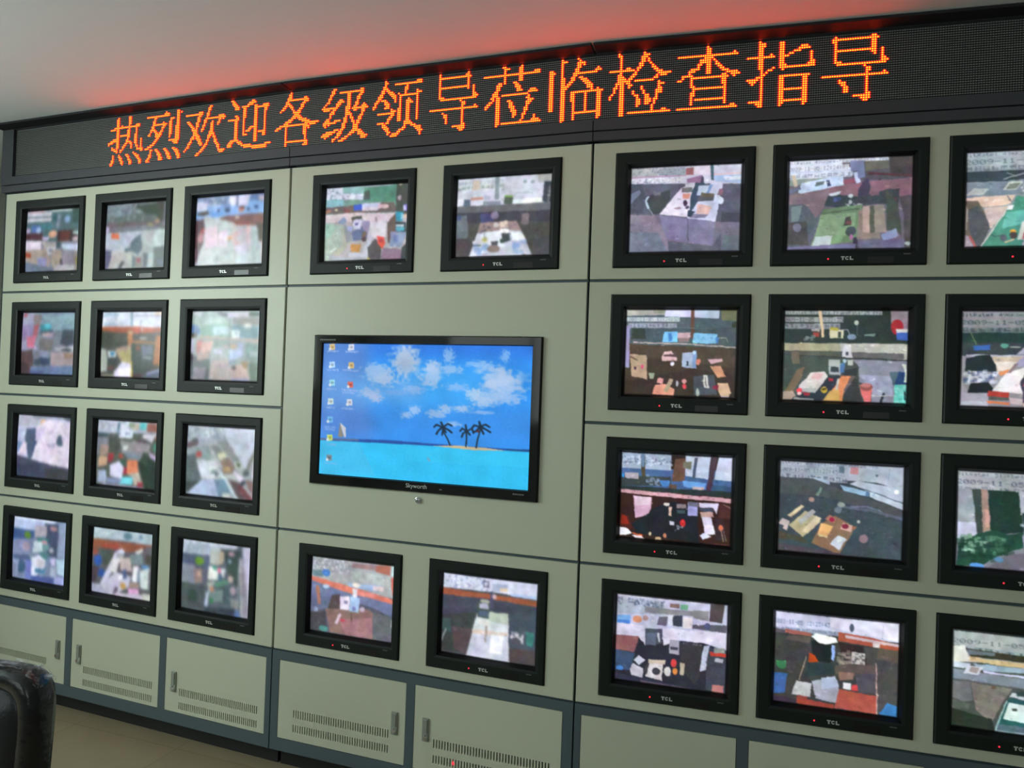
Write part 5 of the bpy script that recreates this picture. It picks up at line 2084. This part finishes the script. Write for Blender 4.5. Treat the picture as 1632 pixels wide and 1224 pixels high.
# ---------------------------------------------------------------- the flat screen television
fx0, fx1, fz1, fz0 = TV_REC
ftv = thing('flat_screen_television', Matrix.Translation(W3(fx0, 0, fz0)), 'wide glossy black flat screen showing a blue tropical beach desktop, centre of the middle bay', 'television')
w, h = (fx1 - fx0) * S, (fz1 - fz0) * S
ax0, ax1, az0, az1 = 0.087 * S, w - 0.078 * S, 0.088 * S, h - 0.073 * S
f = MB()
f.loops([rect(0, w, 0, h, 0.05), rect(0, w, 0, h, -0.010), rect(0.003, w - 0.003, 0.003, h - 0.003, -0.014),
         rect(ax0 - 0.004, ax1 + 0.004, az0 - 0.004, az1 + 0.004, -0.014), rect(ax0, ax1, az0, az1, -0.008), rect(ax0, ax1, az0, az1, 0.01)])
obj('bezel', f.mesh('bezel', M['gloss']), ftv)
obj('screen', screen_mesh('screen', 'TV', ax0 - 0.001, ax1 + 0.001, az0 - 0.001, az1 + 0.001, -0.004, 0.0, 300, 178, 0.0016, 5, M['lcd']), ftv)
f = MB(); f.box(0.01, w - 0.01, 0.05, 0.10, 0.01, h - 0.01)
obj('rear_housing', f.mesh('rear_housing', M['blackplastic']), ftv)
def word(txt, size, x, z, y, m, parent, name):
    cu = bpy.data.curves.new(name, 'FONT')
    cu.body = txt
    cu.size = size
    cu.extrude = 0.0004
    cu.align_x = 'CENTER'
    t = bpy.data.objects.new(name + '_curve', cu)
    me = bpy.data.meshes.new_from_object(t)
    bpy.data.objects.remove(t)
    me.materials.clear()
    me.materials.append(m)
    o = obj(name, me, parent)
    o.matrix_local = Matrix.Translation((x, y, z)) @ Matrix.Rotation(math.pi / 2, 4, 'X')
    return o
word('Skyworth', 0.024, 0.5 * w, 0.034 * S, -0.0146, M['logo'], ftv, 'lettering')
f = MB(); f.box(0.60 * w, 0.612 * w, -0.0148, -0.0138, 0.034 * S, 0.042 * S)
obj('indicator_light', f.mesh('indicator_light', M['faint']), ftv)
f = MB()
for i in range(7):
    f.box(w * 0.905 + i * 0.0065, w * 0.905 + i * 0.0065 + 0.0045, -0.0148, -0.0138, 0.046 * S, 0.058 * S)
obj('model_mark', f.mesh('model_mark', M['faint']), ftv)
f = MB()
for i in range(9):
    f.box(w * 0.03 + i * 0.0085, w * 0.03 + i * 0.0085 + 0.006, -0.0148, -0.0138, h - 0.046 * S, h - 0.034 * S)
obj('model_mark', f.mesh('model_mark', M['faint']), ftv)

# ---------------------------------------------------------------- the message sign
LEDROWS = '''83; 2 10 1, 2 19 2, 3 9 2, 3 19 2, 4 9 2, 4 19 2, 5 9 2, 5 19 2, 6 9 2, 6 19 2, 7 9 2, 7 13 1, 7 19 1, 7 25 3, 8 7 21, 9 4 4, 9 9 2, 9 19 1, 9 25 1, 10 9 2, 10 18 2, 10 25 1, 11 9 2, 11 18 2, 11 25 1, 12 9 2, 12 18 2, 12 25 1, 13 9 2, 13 12 8, 13 24 2, 14 9 2, 14 18 2, 14 24 2, 15 6 5, 15 18 1, 15 24 2, 16 4 7, 16 17 2, 16 24 2, 16 29 1, 17 2 4, 17 9 2, 17 17 4, 17 24 2, 17 29 1, 18 2 1, 18 9 2, 18 16 2, 18 20 2, 18 24 2, 18 29 1, 19 9 2, 19 15 2, 19 21 1, 19 25 1, 19 29 1, 20 5 1, 20 9 2, 20 14 2, 20 21 1, 20 25 2, 20 29 1, 21 5 3, 21 9 1, 21 14 1, 21 21 1, 21 26 1, 21 29 1, 22 7 3, 22 12 2, 22 26 5, 23 9 1, 23 12 1, 23 29 2, 24 23 1, 25 6 1, 25 11 1, 25 17 2, 25 24 2, 26 6 1, 26 11 2, 26 18 2, 26 25 3, 27 6 1, 27 12 2, 27 19 1, 27 26 2, 28 5 2, 28 12 2, 28 19 2, 28 27 2, 29 5 2, 29 13 2, 29 20 2, 29 28 2, 30 4 2, 30 13 2, 30 20 2, 30 28 2, 31 4 2, 31 14 1, 31 20 2, 31 28 2
114; 2 18 1, 2 27 2, 3 17 4, 3 27 2, 3 30 1, 4 3 18, 4 27 2, 5 9 2, 5 27 2, 6 9 1, 6 22 3, 6 27 2, 7 8 2, 7 22 1, 7 27 2, 8 8 2, 8 16 1, 8 21 2, 8 27 2, 9 8 11, 9 21 2, 9 27 2, 10 7 2, 10 16 2, 10 21 2, 10 27 2, 11 7 2, 11 15 2, 11 21 2, 11 26 3, 12 6 4, 12 15 1, 12 21 2, 12 26 3, 13 6 1, 13 9 2, 13 14 2, 13 21 2, 13 26 3, 14 5 1, 14 10 2, 14 13 2, 14 21 2, 14 26 3, 15 4 2, 15 10 5, 15 21 2, 15 26 3, 16 10 4, 16 21 1, 16 26 3, 17 11 2, 17 21 1, 17 26 3, 18 10 2, 18 26 3, 19 9 2, 19 21 8, 20 8 2, 20 24 4, 21 6 3, 21 25 3, 22 4 3, 23 2 3, 24 6 2, 24 10 2, 24 17 2, 24 24 2, 25 6 1, 25 11 2, 25 18 2, 25 25 3, 26 6 1, 26 12 2, 26 19 2, 26 26 3, 27 5 2, 27 12 3, 27 19 3, 27 27 2, 28 5 2, 28 13 2, 28 20 2, 28 27 3, 29 4 2, 29 13 3, 29 20 3, 29 28 2, 30 3 2, 30 13 3, 30 21 2, 30 28 2, 31 3 3
146; 2 20 2, 3 19 2, 4 19 2, 5 12 3, 5 19 1, 6 2 13, 6 18 2, 7 12 2, 7 18 2, 8 11 2, 8 18 1, 8 27 4, 9 11 2, 9 17 15, 10 3 2, 10 11 2, 10 16 2, 10 27 2, 10 30 1, 11 4 2, 11 10 2, 11 16 2, 11 22 1, 11 27 1, 12 5 2, 12 10 2, 12 16 1, 12 21 2, 12 26 2, 13 6 2, 13 10 2, 13 15 2, 13 21 2, 13 26 1, 14 7 2, 14 10 1, 14 15 1, 14 21 2, 15 7 4, 15 14 2, 15 21 2, 16 8 3, 16 14 1, 16 21 2, 17 8 3, 17 20 3, 18 8 4, 18 20 4, 19 7 2, 19 10 3, 19 19 3, 19 23 1, 20 6 3, 20 10 3, 20 19 2, 20 23 2, 21 6 1, 21 11 3, 21 19 1, 21 24 1, 22 5 2, 22 12 2, 22 18 2, 22 24 2, 23 4 2, 23 12 3, 23 18 1, 23 24 2, 24 4 1, 24 13 2, 24 17 2, 24 25 2, 25 3 2, 25 16 2, 25 26 2, 26 2 1, 26 15 2, 26 26 2, 27 1 1, 27 14 2, 27 27 1, 28 13 2, 28 27 5, 29 11 2, 29 28 3, 30 10 2
179; 1 3 2, 2 4 2, 2 18 2, 3 4 3, 3 16 5, 4 5 3, 4 15 4, 5 6 3, 5 11 5, 5 20 2, 5 26 4, 6 6 3, 6 12 2, 6 20 10, 7 12 2, 7 20 2, 7 27 2, 8 12 2, 8 20 2, 8 27 2, 9 12 2, 9 20 2, 9 27 1, 10 6 2, 10 12 2, 10 20 2, 10 27 1, 11 7 2, 11 12 2, 11 20 2, 11 27 1, 12 1 8, 12 12 1, 12 20 2, 12 27 1, 13 6 2, 13 12 1, 13 20 2, 13 27 1, 14 6 2, 14 12 1, 14 20 2, 14 27 1, 15 6 2, 15 12 1, 15 20 2, 15 27 1, 16 6 2, 16 12 1, 16 20 2, 16 27 1, 17 6 2, 17 12 1, 17 17 5, 17 27 1, 18 6 2, 18 12 1, 18 16 2, 18 20 2, 18 27 1, 19 6 2, 19 12 1, 19 14 3, 19 20 2, 19 27 1, 20 6 2, 20 12 1, 20 20 2, 20 23 5, 21 6 2, 21 12 3, 21 20 2, 21 26 2, 22 6 2, 22 20 2, 22 26 2, 23 6 2, 23 20 2, 24 3 6, 24 20 2, 25 2 3, 25 8 3, 25 20 2, 26 1 3, 26 9 3, 27 1 3, 27 11 7, 27 28 4, 28 13 16, 29 19 10
212; 1 12 1, 2 11 2, 3 11 2, 4 10 3, 4 21 2, 5 10 14, 6 9 2, 6 21 3, 7 9 3, 7 20 2, 8 8 2, 8 11 2, 8 19 2, 9 7 2, 9 12 2, 9 19 2, 10 6 2, 10 13 1, 10 18 2, 11 5 1, 11 14 1, 11 17 2, 12 14 5, 13 15 3, 14 14 5, 15 13 3, 15 17 3, 16 11 3, 16 18 5, 17 9 4, 17 20 5, 18 8 3, 18 22 9, 19 5 19, 19 25 4, 20 3 3, 20 9 1, 20 21 4, 21 2 2, 21 9 1, 21 21 2, 21 24 1, 22 9 1, 22 21 2, 23 9 1, 23 21 2, 24 9 1, 24 21 2, 25 9 1, 25 22 1, 26 9 1, 26 22 1, 27 9 1, 27 22 1, 28 9 15, 29 9 1, 29 22 2, 30 9 1, 30 21 3
243; 2 9 2, 3 8 2, 3 26 2, 4 8 2, 4 13 15, 5 7 2, 5 18 2, 5 26 2, 6 7 1, 6 18 2, 6 25 2, 7 6 2, 7 18 2, 7 24 2, 8 6 1, 8 13 2, 8 18 2, 8 24 2, 9 5 2, 9 12 4, 9 18 2, 9 24 1, 10 4 1, 10 11 3, 10 18 2, 10 23 2, 11 3 1, 11 11 2, 11 18 2, 11 23 2, 11 28 1, 12 2 10, 12 17 3, 12 22 2, 12 27 3, 13 3 4, 13 9 2, 13 17 3, 13 21 10, 14 8 2, 14 17 2, 14 22 2, 14 27 2, 15 7 3, 15 17 3, 15 27 2, 16 7 1, 16 17 4, 16 27 1, 17 7 1, 17 17 1, 17 20 1, 17 26 2, 18 5 2, 18 16 2, 18 20 2, 18 25 2, 19 4 3, 19 10 4, 19 16 2, 19 21 1, 19 25 2, 20 3 8, 20 16 2, 20 21 2, 20 24 2, 21 3 2, 21 6 1, 21 15 2, 21 22 1, 21 24 2, 22 4 1, 22 15 2, 22 22 3, 23 15 2, 23 22 3, 24 10 3, 24 14 2, 24 22 3, 25 5 6, 25 13 2, 25 21 6, 26 3 6, 26 12 3, 26 20 3, 26 25 3, 27 2 5, 27 12 2, 27 19 2, 27 25 4, 28 4 1, 28 11 2, 28 17 2, 28 27 4, 29 9 2, 29 15 3, 29 27 3, 30 9 1, 30 13 3
275; 1 9 1, 2 9 2, 2 28 3, 3 9 1, 3 15 16, 4 8 2, 4 22 1, 5 8 3, 5 21 2, 6 7 2, 6 10 2, 6 21 2, 7 7 2, 7 11 3, 7 21 1, 7 28 1, 8 6 2, 8 12 3, 8 17 1, 8 21 1, 8 28 3, 9 5 3, 9 13 3, 9 18 11, 10 5 2, 10 14 2, 10 18 1, 10 28 1, 11 4 2, 11 7 3, 11 15 1, 11 18 1, 11 23 1, 11 28 1, 12 3 2, 12 9 2, 12 15 1, 12 18 1, 12 22 3, 12 28 1, 13 3 1, 13 9 3, 13 18 1, 13 22 4, 13 28 1, 14 2 2, 14 10 2, 14 18 1, 14 22 2, 14 28 1, 15 2 1, 15 9 3, 15 18 1, 15 22 2, 15 28 1, 16 13 1, 16 17 2, 16 22 2, 16 28 1, 17 13 3, 17 17 2, 17 22 2, 17 28 1, 18 5 10, 18 17 2, 18 22 2, 18 28 1, 19 13 2, 19 17 2, 19 22 2, 19 28 1, 20 12 2, 20 17 2, 20 22 2, 20 28 1, 21 11 2, 21 17 2, 21 22 2, 21 28 1, 22 11 1, 22 17 2, 22 22 2, 22 28 1, 23 5 4, 23 10 2, 23 21 4, 24 8 2, 24 21 5, 25 8 3, 25 21 1, 25 25 3, 26 9 3, 26 20 2, 26 27 4, 27 10 2, 27 18 3, 27 28 3, 28 11 2, 28 17 2, 28 29 3, 29 11 1, 29 14 4, 29 30 1, 30 13 4, 30 30 1
308; 1 8 1, 1 24 1, 2 8 1, 2 23 2, 3 8 18, 4 8 1, 4 24 1, 5 8 1, 5 24 1, 6 8 1, 6 24 1, 7 8 1, 7 24 1, 8 8 17, 8 27 1, 9 8 1, 9 24 1, 9 27 1, 10 8 1, 10 27 1, 11 8 1, 11 27 1, 12 8 1, 12 27 2, 13 8 3, 13 27 3, 14 9 20, 15 20 1, 16 21 2, 17 21 2, 18 21 1, 18 28 1, 19 3 27, 20 21 1, 21 10 1, 21 21 1, 22 11 2, 22 21 1, 23 11 2, 23 21 1, 24 12 1, 24 21 1, 25 12 1, 25 21 1, 26 12 1, 26 21 1, 27 21 2, 28 16 7, 29 19 4, 30 20 2
340; 1 11 2, 1 21 1, 2 12 3, 2 20 2, 3 12 1, 3 20 2, 4 12 1, 4 20 2, 4 28 3, 5 1 30, 6 12 1, 6 20 2, 7 12 1, 7 20 2, 8 12 1, 8 20 2, 9 9 2, 9 12 1, 9 17 2, 10 8 3, 10 18 2, 11 8 2, 11 18 3, 12 8 2, 12 19 2, 13 7 2, 13 19 3, 13 26 3, 14 6 3, 14 25 5, 15 6 3, 15 11 14, 16 5 2, 16 8 2, 16 25 1, 17 6 1, 17 8 2, 17 24 2, 18 4 2, 18 8 2, 18 14 2, 18 25 3, 19 3 2, 19 8 2, 19 15 2, 19 24 3, 20 2 2, 20 8 2, 20 15 2, 20 24 2, 21 2 1, 21 8 2, 21 15 3, 21 24 1, 22 8 2, 22 16 2, 22 23 2, 23 8 2, 23 16 3, 23 23 2, 24 8 2, 24 17 2, 24 23 1, 25 8 2, 25 17 2, 25 22 2, 26 8 2, 26 17 1, 26 22 1, 26 28 1, 27 8 2, 27 22 1, 27 28 1, 28 8 2, 28 21 1, 28 27 4, 29 8 2, 29 11 21, 30 8 1
373; 1 9 1, 1 17 1, 2 9 3, 2 18 1, 3 9 1, 3 17 4, 4 9 1, 4 17 2, 4 20 1, 5 9 1, 5 17 2, 6 3 2, 6 9 1, 6 16 2, 6 27 1, 7 3 3, 7 9 1, 7 16 2, 7 26 3, 8 3 2, 8 9 1, 8 15 12, 9 3 2, 9 9 1, 9 15 2, 10 3 2, 10 9 2, 10 14 2, 10 18 2, 11 3 2, 11 9 2, 11 14 2, 11 19 3, 12 3 2, 12 9 2, 12 13 2, 12 20 3, 13 3 2, 13 9 2, 13 12 2, 13 21 3, 14 3 2, 14 9 4, 14 22 3, 15 3 2, 15 9 3, 15 22 3, 16 3 2, 16 9 2, 16 24 1, 16 27 1, 17 3 2, 17 9 2, 17 14 16, 18 3 2, 18 9 2, 18 14 2, 18 21 1, 18 27 2, 19 3 2, 19 9 2, 19 14 2, 19 21 1, 19 27 2, 20 3 2, 20 9 2, 20 14 2, 20 21 1, 20 27 2, 21 3 2, 21 9 2, 21 14 2, 21 21 1, 21 27 2, 22 3 2, 22 9 2, 22 15 1, 22 21 1, 22 27 2, 23 3 2, 23 9 2, 23 15 1, 23 21 1, 23 27 2, 24 3 2, 24 9 2, 24 15 1, 24 21 1, 24 27 2, 25 3 2, 25 9 2, 25 15 1, 25 21 1, 25 27 2, 26 9 2, 26 15 1, 26 21 1, 26 27 2, 27 9 2, 27 15 14, 28 9 2, 28 15 1, 28 27 2, 29 9 2, 29 15 1, 29 27 2, 30 9 2, 30 15 1, 30 27 1, 31 9 1
404; 1 6 1, 1 18 1, 2 6 2, 2 18 3, 3 7 1, 3 17 3, 4 7 1, 4 17 2, 4 20 1, 5 7 1, 5 17 2, 5 20 1, 6 7 1, 6 16 2, 6 21 1, 7 7 1, 7 16 2, 7 22 1, 8 7 1, 8 10 2, 8 15 2, 8 22 2, 9 2 12, 9 15 1, 9 23 2, 10 7 1, 10 14 1, 10 24 3, 11 6 2, 11 13 2, 11 25 6, 12 6 3, 12 12 2, 12 24 1, 12 26 3, 13 6 4, 13 11 2, 13 23 2, 14 6 6, 14 14 9, 15 5 4, 15 10 2, 15 25 1, 16 5 1, 16 7 2, 16 11 2, 16 25 3, 17 4 2, 17 7 2, 17 11 1, 17 17 1, 17 25 1, 18 4 1, 18 7 2, 18 17 1, 18 25 2, 19 4 1, 19 7 2, 19 13 1, 19 18 1, 19 24 3, 20 3 1, 20 7 2, 20 13 1, 20 18 1, 20 24 3, 21 2 1, 21 7 2, 21 14 2, 21 19 2, 21 24 1, 22 2 1, 22 7 2, 22 15 1, 22 19 2, 22 24 1, 23 7 2, 23 15 2, 23 19 3, 23 23 2, 24 7 2, 24 15 2, 24 19 3, 24 23 1, 25 7 2, 25 15 2, 25 19 2, 25 23 1, 26 7 2, 26 15 1, 26 22 1, 27 7 2, 27 22 1, 28 7 2, 28 22 1, 28 27 2, 29 7 2, 29 11 20, 30 7 2
435; 1 16 1, 2 16 2, 3 16 2, 4 16 2, 4 28 1, 5 3 27, 6 15 4, 7 13 5, 7 19 1, 8 13 5, 8 20 1, 9 12 2, 9 16 2, 9 20 2, 10 12 1, 10 16 2, 10 21 2, 11 9 4, 11 16 2, 11 22 2, 12 8 3, 12 16 2, 12 23 3, 13 8 1, 13 16 2, 13 25 5, 14 5 5, 14 23 2, 14 27 4, 15 5 1, 15 9 17, 15 28 1, 16 3 2, 16 9 1, 16 23 2, 17 9 1, 17 23 2, 18 9 1, 18 23 2, 19 9 2, 19 24 1, 20 10 15, 21 10 1, 21 24 1, 22 9 2, 22 24 1, 23 9 2, 23 24 1, 24 9 1, 24 24 1, 25 9 1, 25 11 14, 26 9 1, 26 24 1, 27 9 1, 27 24 1, 28 27 2, 29 3 27
467; 1 7 1, 2 7 3, 2 16 2, 3 7 3, 3 16 2, 4 7 2, 4 16 2, 4 25 3, 5 7 2, 5 16 2, 5 24 5, 6 7 2, 6 16 2, 6 22 3, 7 7 2, 7 12 1, 7 16 2, 7 20 2, 7 29 1, 8 2 12, 8 16 4, 8 29 1, 9 7 2, 9 16 2, 9 29 1, 10 7 2, 10 16 2, 10 29 1, 11 7 2, 11 16 2, 11 29 2, 12 7 2, 12 16 3, 12 28 3, 13 7 2, 13 13 1, 13 16 15, 14 8 1, 14 11 2, 14 17 1, 15 8 1, 15 10 1, 16 8 2, 17 6 3, 17 16 13, 18 2 5, 18 8 1, 18 16 2, 18 26 2, 19 3 3, 19 8 1, 19 16 2, 19 26 2, 20 4 1, 20 8 1, 20 16 2, 20 26 2, 21 8 1, 21 16 2, 21 26 2, 22 8 1, 22 16 2, 22 26 2, 23 8 1, 23 16 12, 24 8 1, 24 16 2, 24 26 2, 25 8 1, 25 16 2, 25 26 2, 26 8 1, 26 16 2, 26 26 2, 27 8 1, 27 16 2, 27 26 2, 28 3 6, 28 16 12, 29 6 3, 29 16 2, 29 26 2, 30 7 2, 30 16 1, 30 26 1
498; 2 8 1, 2 23 2, 3 7 19, 4 7 2, 4 23 2, 5 8 1, 5 23 2, 6 8 1, 6 23 2, 7 8 1, 7 23 2, 8 8 17, 8 27 1, 9 8 1, 9 23 2, 9 27 1, 10 8 1, 10 24 1, 10 27 1, 11 8 1, 11 27 1, 12 8 1, 12 27 2, 13 8 3, 13 27 3, 14 9 20, 15 20 1, 16 21 2, 17 21 2, 18 21 1, 18 28 1, 19 3 27, 20 21 1, 21 10 1, 21 21 1, 22 10 3, 22 21 1, 23 11 2, 23 21 1, 24 12 2, 24 21 1, 25 12 2, 25 21 1, 26 12 2, 26 21 1, 27 21 2, 28 16 7, 29 19 4, 30 20 2'''
ZL0, ZL1 = 0.098, 0.788
SIGN_D = 0.30
org = W3(HL, 0.0, ZL0)
sign = thing('led_sign', Matrix.Translation(org), 'long dark LED message sign with orange Chinese characters running under the ceiling', 'sign')
inv = Matrix.Translation(-org)
SEG = {'L': (-0.228, HL - 0.003, -0.058), 'M': (HL + 0.003, HR - 0.003, HL + 0.0005), 'R': (HR + 0.003, 9.99, HR + 0.0005)}
for k, (x0, x1, m0) in SEG.items():
    m1 = {'L': HL - 0.0005, 'M': HR - 0.0005, 'R': 9.93}[k]
    shift = bx(k, X00)
    loc = inv @ bay_matrix(k) @ Matrix.Translation((shift, 0, zz(ZTOP)))
    X = lambda x: bx(k, x) - shift
    Zr = lambda z: (z - ZTOP) * S
    c = MB()
    ho = (X(x0) if k != 'L' else X(m0), X(x1) if k != 'R' else X(m1))
    zi0, zi1 = 0.262, 0.766
    fl = plate(X(x0), X(x1), Zr(0.178), Zr(ZL1), [(ho[0], ho[1], Zr(zi0), Zr(zi1))], -0.014, 0.004)
    sg = obj('sign_frame', fl.mesh('sign_frame', M['led_frame']), sign, mworld=loc)
    hd = MB()
    hd.box(X(x0), X(x1), -0.080, -0.0141, Zr(0.7665), Zr(ZL1))
    bevel(obj('hood', hd.mesh('hood', M['hood']), sign, mworld=loc), 0.002)
    tr = MB()
    tr.box(X(x0), X(x1), -0.010, 0.004, Zr(ZL0 + 0.004), Zr(0.170))
    obj('lower_trim', tr.mesh('lower_trim', M['led_frame']), sign, mworld=loc)
    body = MB()
    i0, i1 = (0.0 if k == 'L' else 0.02), (0.0 if k == 'R' else 0.02)
    body.box(X(x0) + i0, X(x1) - i1, 0.008, SIGN_D, Zr(ZL0), Zr(ZL1 - 0.002))
    obj('sign_housing', body.mesh('sign_housing', M['dark']), sign, mworld=loc)
    bd = MB()
    bd.quad((X(m0), 0.001, Zr(zi0)), (X(m1), 0.001, Zr(zi0)), (X(m1), 0.001, Zr(zi1)), (X(m0), 0.001, Zr(zi1)))
    bd.quad((X(m0), 0.007, Zr(zi0)), (X(m0), 0.007, Zr(zi1)), (X(m1), 0.007, Zr(zi1)), (X(m1), 0.007, Zr(zi0)))
    obj('diode_board', bd.mesh('diode_board', M['board']), sign, mworld=loc)
    lv = MB()
    for r in range(32):
        zc = Zr(ZTOP - (r + 0.5) * PZ)
        lv.box(X(m0), X(m1), -0.005, 0.0008, zc - 0.0002, zc + 0.0002)
    obj('louvre', lv.mesh('louvre', M['fin'], recalc=False), sign, mworld=loc)
BM = {k: bay_matrix(k) for k in BAY}
for gi, ln in enumerate(LEDROWS.split('\n')):
    k0, runs = ln.split(';')
    k0 = int(k0)
    vs, fs, cs = [], [], []
    for run in runs.split(','):
        r, c0, cn = (int(q) for q in run.split())
        for c in range(c0, c0 + cn):
            x = X00 + (k0 + c) * PX
            k = 'L' if x < HL else ('M' if x < HR else 'R')
            p0 = BM[k] @ Vector((bx(k, x), -0.0015, zz(ZTOP - r * PZ))) - org
            ex = BM[k].to_3x3() @ Vector((1, 0, 0))
            n = len(vs)
            ey = BM[k].to_3x3() @ Vector((0, -1, 0))
            vs.append(tuple(p0 + ey * 0.0012)); cs.append((LED_RED, 1.3, 0.05, 1))
            for rr, cc, dy in ((0.30, (LED_RED, 0.85, 0.03, 1), 0.0010), (0.42, (LED_RED, 0.05, 0.02, 1), 0.0007), (0.66, (LED_RED * 0.25, 0.02, 0.09, 1), 0.0)):  # outer rings paint the red halo round each lit dot
                for a in range(8):
                    q = p0 + ex * (PX * S * rr * math.cos(a * math.pi / 4)) + Vector((0, 0, PZ * S * min(rr, 0.47) * math.sin(a * math.pi / 4))) + ey * dy
                    vs.append(tuple(q)); cs.append(cc)
            for a in range(8):
                b2 = (a + 1) % 8
                fs.append((n, n + 1 + a, n + 1 + b2))
                fs.append((n + 1 + a, n + 9 + a, n + 9 + b2, n + 1 + b2))
                fs.append((n + 9 + a, n + 17 + a, n + 17 + b2, n + 9 + b2))
    me = bpy.data.meshes.new('lit_character')
    me.from_pydata(vs, [], fs)
    at = me.attributes.new('glow', 'FLOAT_COLOR', 'POINT')
    at.data.foreach_set('color', np.array(cs, np.float32).ravel())
    me.materials.append(M['lit'])
    obj('lit_character', me, sign)

# ---------------------------------------------------------------- the chair in the corner
def superellipse(w, h, n, p=5.0):
    out = []
    for i in range(n):
        a = 2 * math.pi * i / n
        c, s = math.cos(a), math.sin(a)
        out.append((w / 2 * math.copysign(abs(c) ** (2 / p), c), h / 2 * math.copysign(abs(s) ** (2 / p), s)))
    return out
CH_X, CH_Y = 1.806, -1.360
ch = thing('office_chair', Matrix.Translation((CH_X, CH_Y, 0.0)) @ Matrix.Rotation(math.radians(8), 4, 'Z'),
           'black padded office chair with a shiny top edge at the lower left photo corner', 'chair')
tilt = Matrix.Translation((0, 0, 0.675)) @ Matrix.Rotation(math.radians(-4), 4, 'X')
bw, bh, nn = 0.47, 0.54, 96
def ring(w_, h_, y):
    return [tuple(tilt @ Vector((x, y, z))) for x, z in superellipse(w_, h_, nn, 7.0)]
q = MB()
q.loops([ring(bw - 0.09, bh - 0.09, -0.030), ring(bw - 0.07, bh - 0.07, -0.040), ring(bw - 0.03, bh - 0.03, -0.042), ring(bw - 0.008, bh - 0.008, -0.032), ring(bw, bh, -0.012),
         ring(bw, bh, 0.02), ring(bw - 0.01, bh - 0.01, 0.036), ring(bw - 0.04, bh - 0.04, 0.040)])
backrest = obj('backrest', q.mesh('backrest', M['rim'], smooth=True), ch)
q = MB()
q.loops([ring(bw - 0.088, bh - 0.088, -0.022), ring(bw - 0.10, bh - 0.10, -0.032), ring(bw * 0.5, bh * 0.5, -0.030)], False, True)
obj('front_cushion', q.mesh('front_cushion', M['vinyl'], smooth=True), ch)
q = MB()
q.loops([ring(bw - 0.038, bh - 0.038, 0.036), ring(bw - 0.07, bh - 0.07, 0.056), ring(bw * 0.5, bh * 0.5, 0.062)], False, True)
obj('rear_cover', q.mesh('rear_cover', M['vinyl'], smooth=True), ch)
rw = random.Random(4)
q = MB()
film = []  # guessed film strip that carries the chair's painted highlights
for yy in (-0.030, -0.016, 0.0, 0.016, 0.030):
    row = []
    for i in range(9, 40):
        x, z = superellipse(bw, bh, nn, 7.0)[i % nn]
        f = 1 + (0.002 + 0.008 * rw.random() ** 2) / 0.25 - (0.06 if abs(yy) > 0.035 else 0.0)
        row.append(tuple(tilt @ Vector((x * f, yy + 0.006 * (rw.random() - 0.5), z * f))))
    film.append(row)
for a in range(len(film) - 1):
    for i in range(len(film[0]) - 1):
        q.quad(film[a][i], film[a][i + 1], film[a + 1][i + 1], film[a + 1][i])
fo = obj('highlight_film', q.mesh('highlight_film', M['film']), ch)
fo['label'] = 'crumpled plastic film with painted white highlights on the top edge'
q = MB()
sr = lambda w_, h_, z: [(x, y - 0.27, z) for x, y in superellipse(w_, h_, 64, 5)]
q.loops([sr(0.36, 0.42, 0.38), sr(0.385, 0.45, 0.40), sr(0.39, 0.46, 0.43), sr(0.37, 0.44, 0.455), sr(0.30, 0.28, 0.46)], True, True)
obj('seat', q.mesh('seat', M['vinyl'], smooth=True), ch)
q = MB()
q.tube((0, 0.03, 0.50), (0, 0.0, 0.36), 0.022); q.tube((0, 0.0, 0.37), (0, -0.27, 0.37), 0.022)
obj('back_bracket', q.mesh('back_bracket', M['blackplastic']), ch)
q = MB(); q.tube((0, -0.27, 0.40), (0, -0.27, 0.10), 0.028, 0.032)
obj('gas_column', q.mesh('gas_column', M['steel']), ch)
for i in range(5):
    a = math.radians(18 + 72 * i)
    e = (0.29 * math.cos(a), -0.27 + 0.29 * math.sin(a))
    q = MB(); q.tube((0.02 * math.cos(a), -0.27 + 0.02 * math.sin(a), 0.115), (e[0], e[1], 0.075), 0.026, 0.016, 12)
    leg = obj('leg', q.mesh('leg', M['blackplastic']), ch)
    q = MB(); q.tube((e[0] - 0.022 * math.sin(a), e[1] + 0.022 * math.cos(a), 0.029), (e[0] + 0.022 * math.sin(a), e[1] - 0.022 * math.cos(a), 0.029), 0.029, 0.029, 20)
    q.tube((e[0], e[1], 0.03), (e[0], e[1], 0.078), 0.008, 0.008, 10)
    obj('caster', q.mesh('caster', M['blackplastic']), leg)
